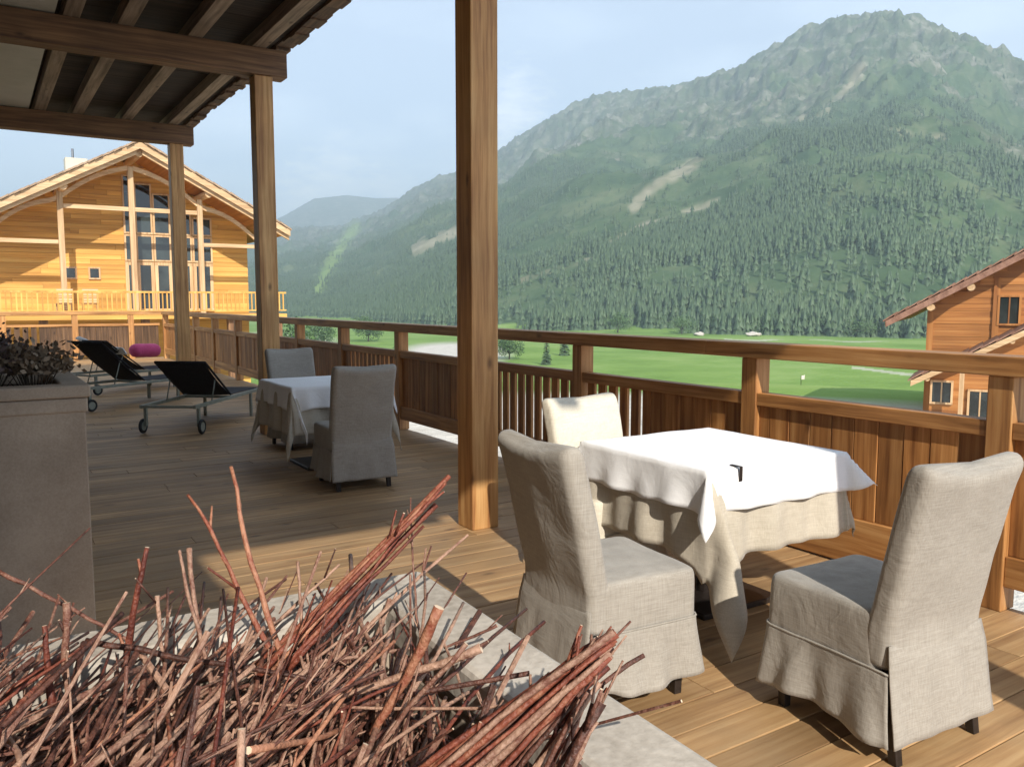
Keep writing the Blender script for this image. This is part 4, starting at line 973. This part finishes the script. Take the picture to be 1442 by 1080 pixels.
# the tangled heap
def heap():
    while True:
        x, y = U(IX0 + .1, IX1 - .02), U(IY0, IY1 - .02)
        if rnd() < (.85 if x > -.25 else .55): az = random.gauss(R(34), R(17))
        else: az = U(0, 2 * math.pi)
        el = abs(random.gauss(R(5), R(9))) if rnd() < .955 else U(R(30), R(75))
        L_ = U(.2, .62); mound = .085 * max(0, 1 - ((x + .12) / .75) ** 2) * max(0, 1 - ((y - .68) / .42) ** 2)
        z = U(.90, 1.055) + mound * U(.2, 1)
        d = Vector((math.sin(az) * math.cos(el), math.cos(az) * math.cos(el), math.sin(el)))
        a = Vector((x, y, z)) - d * L_ * .5; b_ = a + d * L_; ok = True
        for p in (a, b_):
            if not (IX0 < p.x < IX1 and IY0 < p.y < IY1) and p.z < PH + .012: ok = False
            if p.z < .84 or (p - Vector((0, 0, EYE))).length < .42 or p.x > .62 or p.y > 1.20 or p.x < -1.2 or p.z > 1.27: ok = False
            if (p.y > 1.0 or p.x > .4) and p.z > 1.16: ok = False
        if ok: return a, b_
tw_ = [heap() for _ in range(2500)]
tw_.sort(key=lambda t: -(t[0].z + t[1].z))
nind = 300 - len(special) - 7 - 60
for a, b_ in tw_[:nind]:
    twig_thing(a, b_, U(.0014, .0036), random.choice(['twig', 'twig', 'twigred']), 'red brown cut twig in the tangled heap filling the stone planter')
mb = MB()
for a, b_ in tw_[nind:]: add_twig(mb, a, b_, U(.0014, .0038), .03, 6)
o = mb.build('twig_heap', [M['twig'], M['cut']]); tag(o, 'deep tangle of brown twigs under the top ones in the stone planter', 'twigs', kind='stuff')

# ------------------------------------------------------------------ valley trees and small things
def gz(x, y): return float(height(np.array([x]), np.array([y]))[0])
def conifer(x, y, h, label, group):
    t = thing('conifer_tree', label, 'tree', (x, y, gz(x, y) - .1), group=group); mb = MB(); lay = 15
    for i in range(lay):
        f = i / (lay - 1); z = h * (.10 + .86 * f); rr_ = h * .20 * (1 - f) ** .85 + .05; nb = int(5 + 9 * (1 - f))
        for k in range(nb):
            a = U(0, 6.283); q = rr_ * U(.7, 1.1); dx, dy = math.cos(a), math.sin(a); wv = q * .34 + .05; dr = q * .42
            for s_ in range(2):
                b0 = Vector((dx * q * .15, dy * q * .15, z + U(-.1, .1))); b1 = Vector((dx * q, dy * q, z - dr)); sd = Vector((-dy, dx, 0)) * wv; mid = b0.lerp(b1, .55) + Vector((0, 0, dr * .15 * (1 if s_ else -.6)))
                mb.add([b0, mid + sd, b1, mid - sd], [(0, 1, 2, 3)])
    mb.build('crown', M['needle'], t); MB().tube([(0, 0, -.3), (0, 0, h * .5), (0, 0, h * .97)], [h * .018 + .03, h * .012, .02], 8).build('trunk', M['bark'], t)
def broadtree(x, y, h, wv, label, group, nleaf=3500, trunk=True):
    t = thing('broadleaf_tree', label, 'tree', (x, y, gz(x, y) - .1), group=group)
    blobs = [(U(-.32, .32) * wv, U(-.32, .32) * wv, h * U(.35, .82), wv * U(.18, .30)) for _ in range(16)]
    mb = MB(); tk = MB().tube([(0, 0, -.3), (.02 * h, 0, h * .3), (0, .01 * h, h * .6)], [h * .035, h * .025, h * .012], 8)
    for bx, by, bz, br in blobs:
        tk.tube([(0, 0, h * .25), (bx * .5, by * .5, (h * .25 + bz) / 2), (bx, by, bz)], [h * .014, h * .008, h * .003], 5)
        for _ in range(nleaf // 16):
            v = Vector((random.gauss(0, 1), random.gauss(0, 1), random.gauss(0, .8))).normalized() * br * U(.55, 1.08); p = Vector((bx, by, bz)) + v; s_ = h * .022 * U(.6, 1.5)
            d = Vector((U(-1, 1), U(-1, 1), U(-1, 1))).normalized() * s_; e = d.cross(Vector((U(-1, 1), U(-1, 1), U(-1, 1)))).normalized() * s_
            mb.add([p - d, p + e, p + d, p - e], [(0, 1, 2, 3)])
    mb.build('crown', M['treeleaf'], t); tk.build('trunk', M['bark'], t)
def pol(pxx, dist):
    a = math.radians(azel(pxx, 450)[0]); return dist * math.sin(a), dist * math.cos(a)
GV = 'single trees standing in the valley meadow'
for pxx, d, h, lab in ((770, 150, 6.0, 'small dark conifer in the meadow seen right of the near canopy post'), (795, 175, 7.0, 'taller conifer just right of the small dark conifer in the meadow'), (560, 190, 7, 'conifer beside the pale yard left of the near canopy post')):
    conifer(*pol(pxx, d), h, lab, GV)
for pxx, d, h, wv, lab in ((411, 120, 8.6, 9.5, 'large round green tree just right of the middle canopy post'), (717, 165, 5, 6, 'low round bush tree in the meadow beside the near canopy post'), (455, 210, 7, 8, 'green tree at the far side of the pale yard'), (518, 240, 7, 9, 'spreading green tree beyond the pale yard')):
    broadtree(*pol(pxx, d), h, wv, lab, GV)
i = 0
for pxx, d, lab in ((960, 292, 'bush at the forest foot left of the pale boulder'), (1010, 300, 'light green bush between the two pale boulders'), (1085, 296, 'pale green bush right of the second boulder'), (1150, 300, 'bush by the track at the forest foot'), (1215, 290, 'bush at the forest edge near the right chalet'), (870, 300, 'bush at the forest foot left of all boulders')):
    broadtree(*pol(pxx, d), U(5.5, 8), U(9, 15), lab, 'bushes along the forest foot', 1800)
def boulder(x, y, s_, lab):
    rings = []
    for j in range(9):
        th_ = math.pi * (j + .5) / 9; rings.append([wr((math.sin(th_) * math.cos(a * math.pi / 8) * s_ * 1.4, math.sin(th_) * math.sin(a * math.pi / 8) * s_, -math.cos(th_) * s_ * .45), s_ * .3, 1.1 / s_, x) for a in range(16)])
    o = MB().ring_loft(rings, capb=True, capt=True).build('boulder', M['stone'], smooth=True); o.location = (x, y, gz(x, y) + s_ * .25); tag(o, lab, 'boulder', 'pale boulders at the forest foot')
boulder(*pol(985, 285), 1.5, 'pale boulder at the forest foot above the railing, left one'); boulder(*pol(1062, 285), 2.1, 'larger pale boulder at the forest foot above the railing post')
# golf flag
x, y = pol(1131, 104); t = thing('golf_flag', 'thin golf flagstick with a pale flag on the green meadow', 'flag', (x, y, gz(x, y)))
MB().tube([(0, 0, -.1), (0, 0, 2.5)], .035, 8).build('pole', M['leg'], t)
fl = MB(); fl.ring_loft([[Vector((u * .08, .05 * math.sin(u * .9), 2.45 - v * .09 + .01 * u * (1 - v / 4))) for u in range(10)] for v in range(6)], closed=False); fl.build('flag', M['cream'], t, smooth=True, solid=.01)
# white board in the meadow
x, y = pol(908, 92); t = thing('sign_board', 'small white board with a dark slanted shape standing in the meadow above the slats', 'sign', (x, y, gz(x, y)), R(-42))
MB().box(-.95, .95, -.04, .04, .35, 1.85).build('board', M['white'], t); dm = MB(); dm.beam((-.35, -.06, .5), (.25, -.06, 1.9), .03, .32, up=(0, 1, 0)); dm.build('dark_stripe', M['needle'], t)
for a in (-.7, .7): MB().box(a - .05, a + .05, -.03, .03, -.2, .349).build('leg', M['leg'], t)
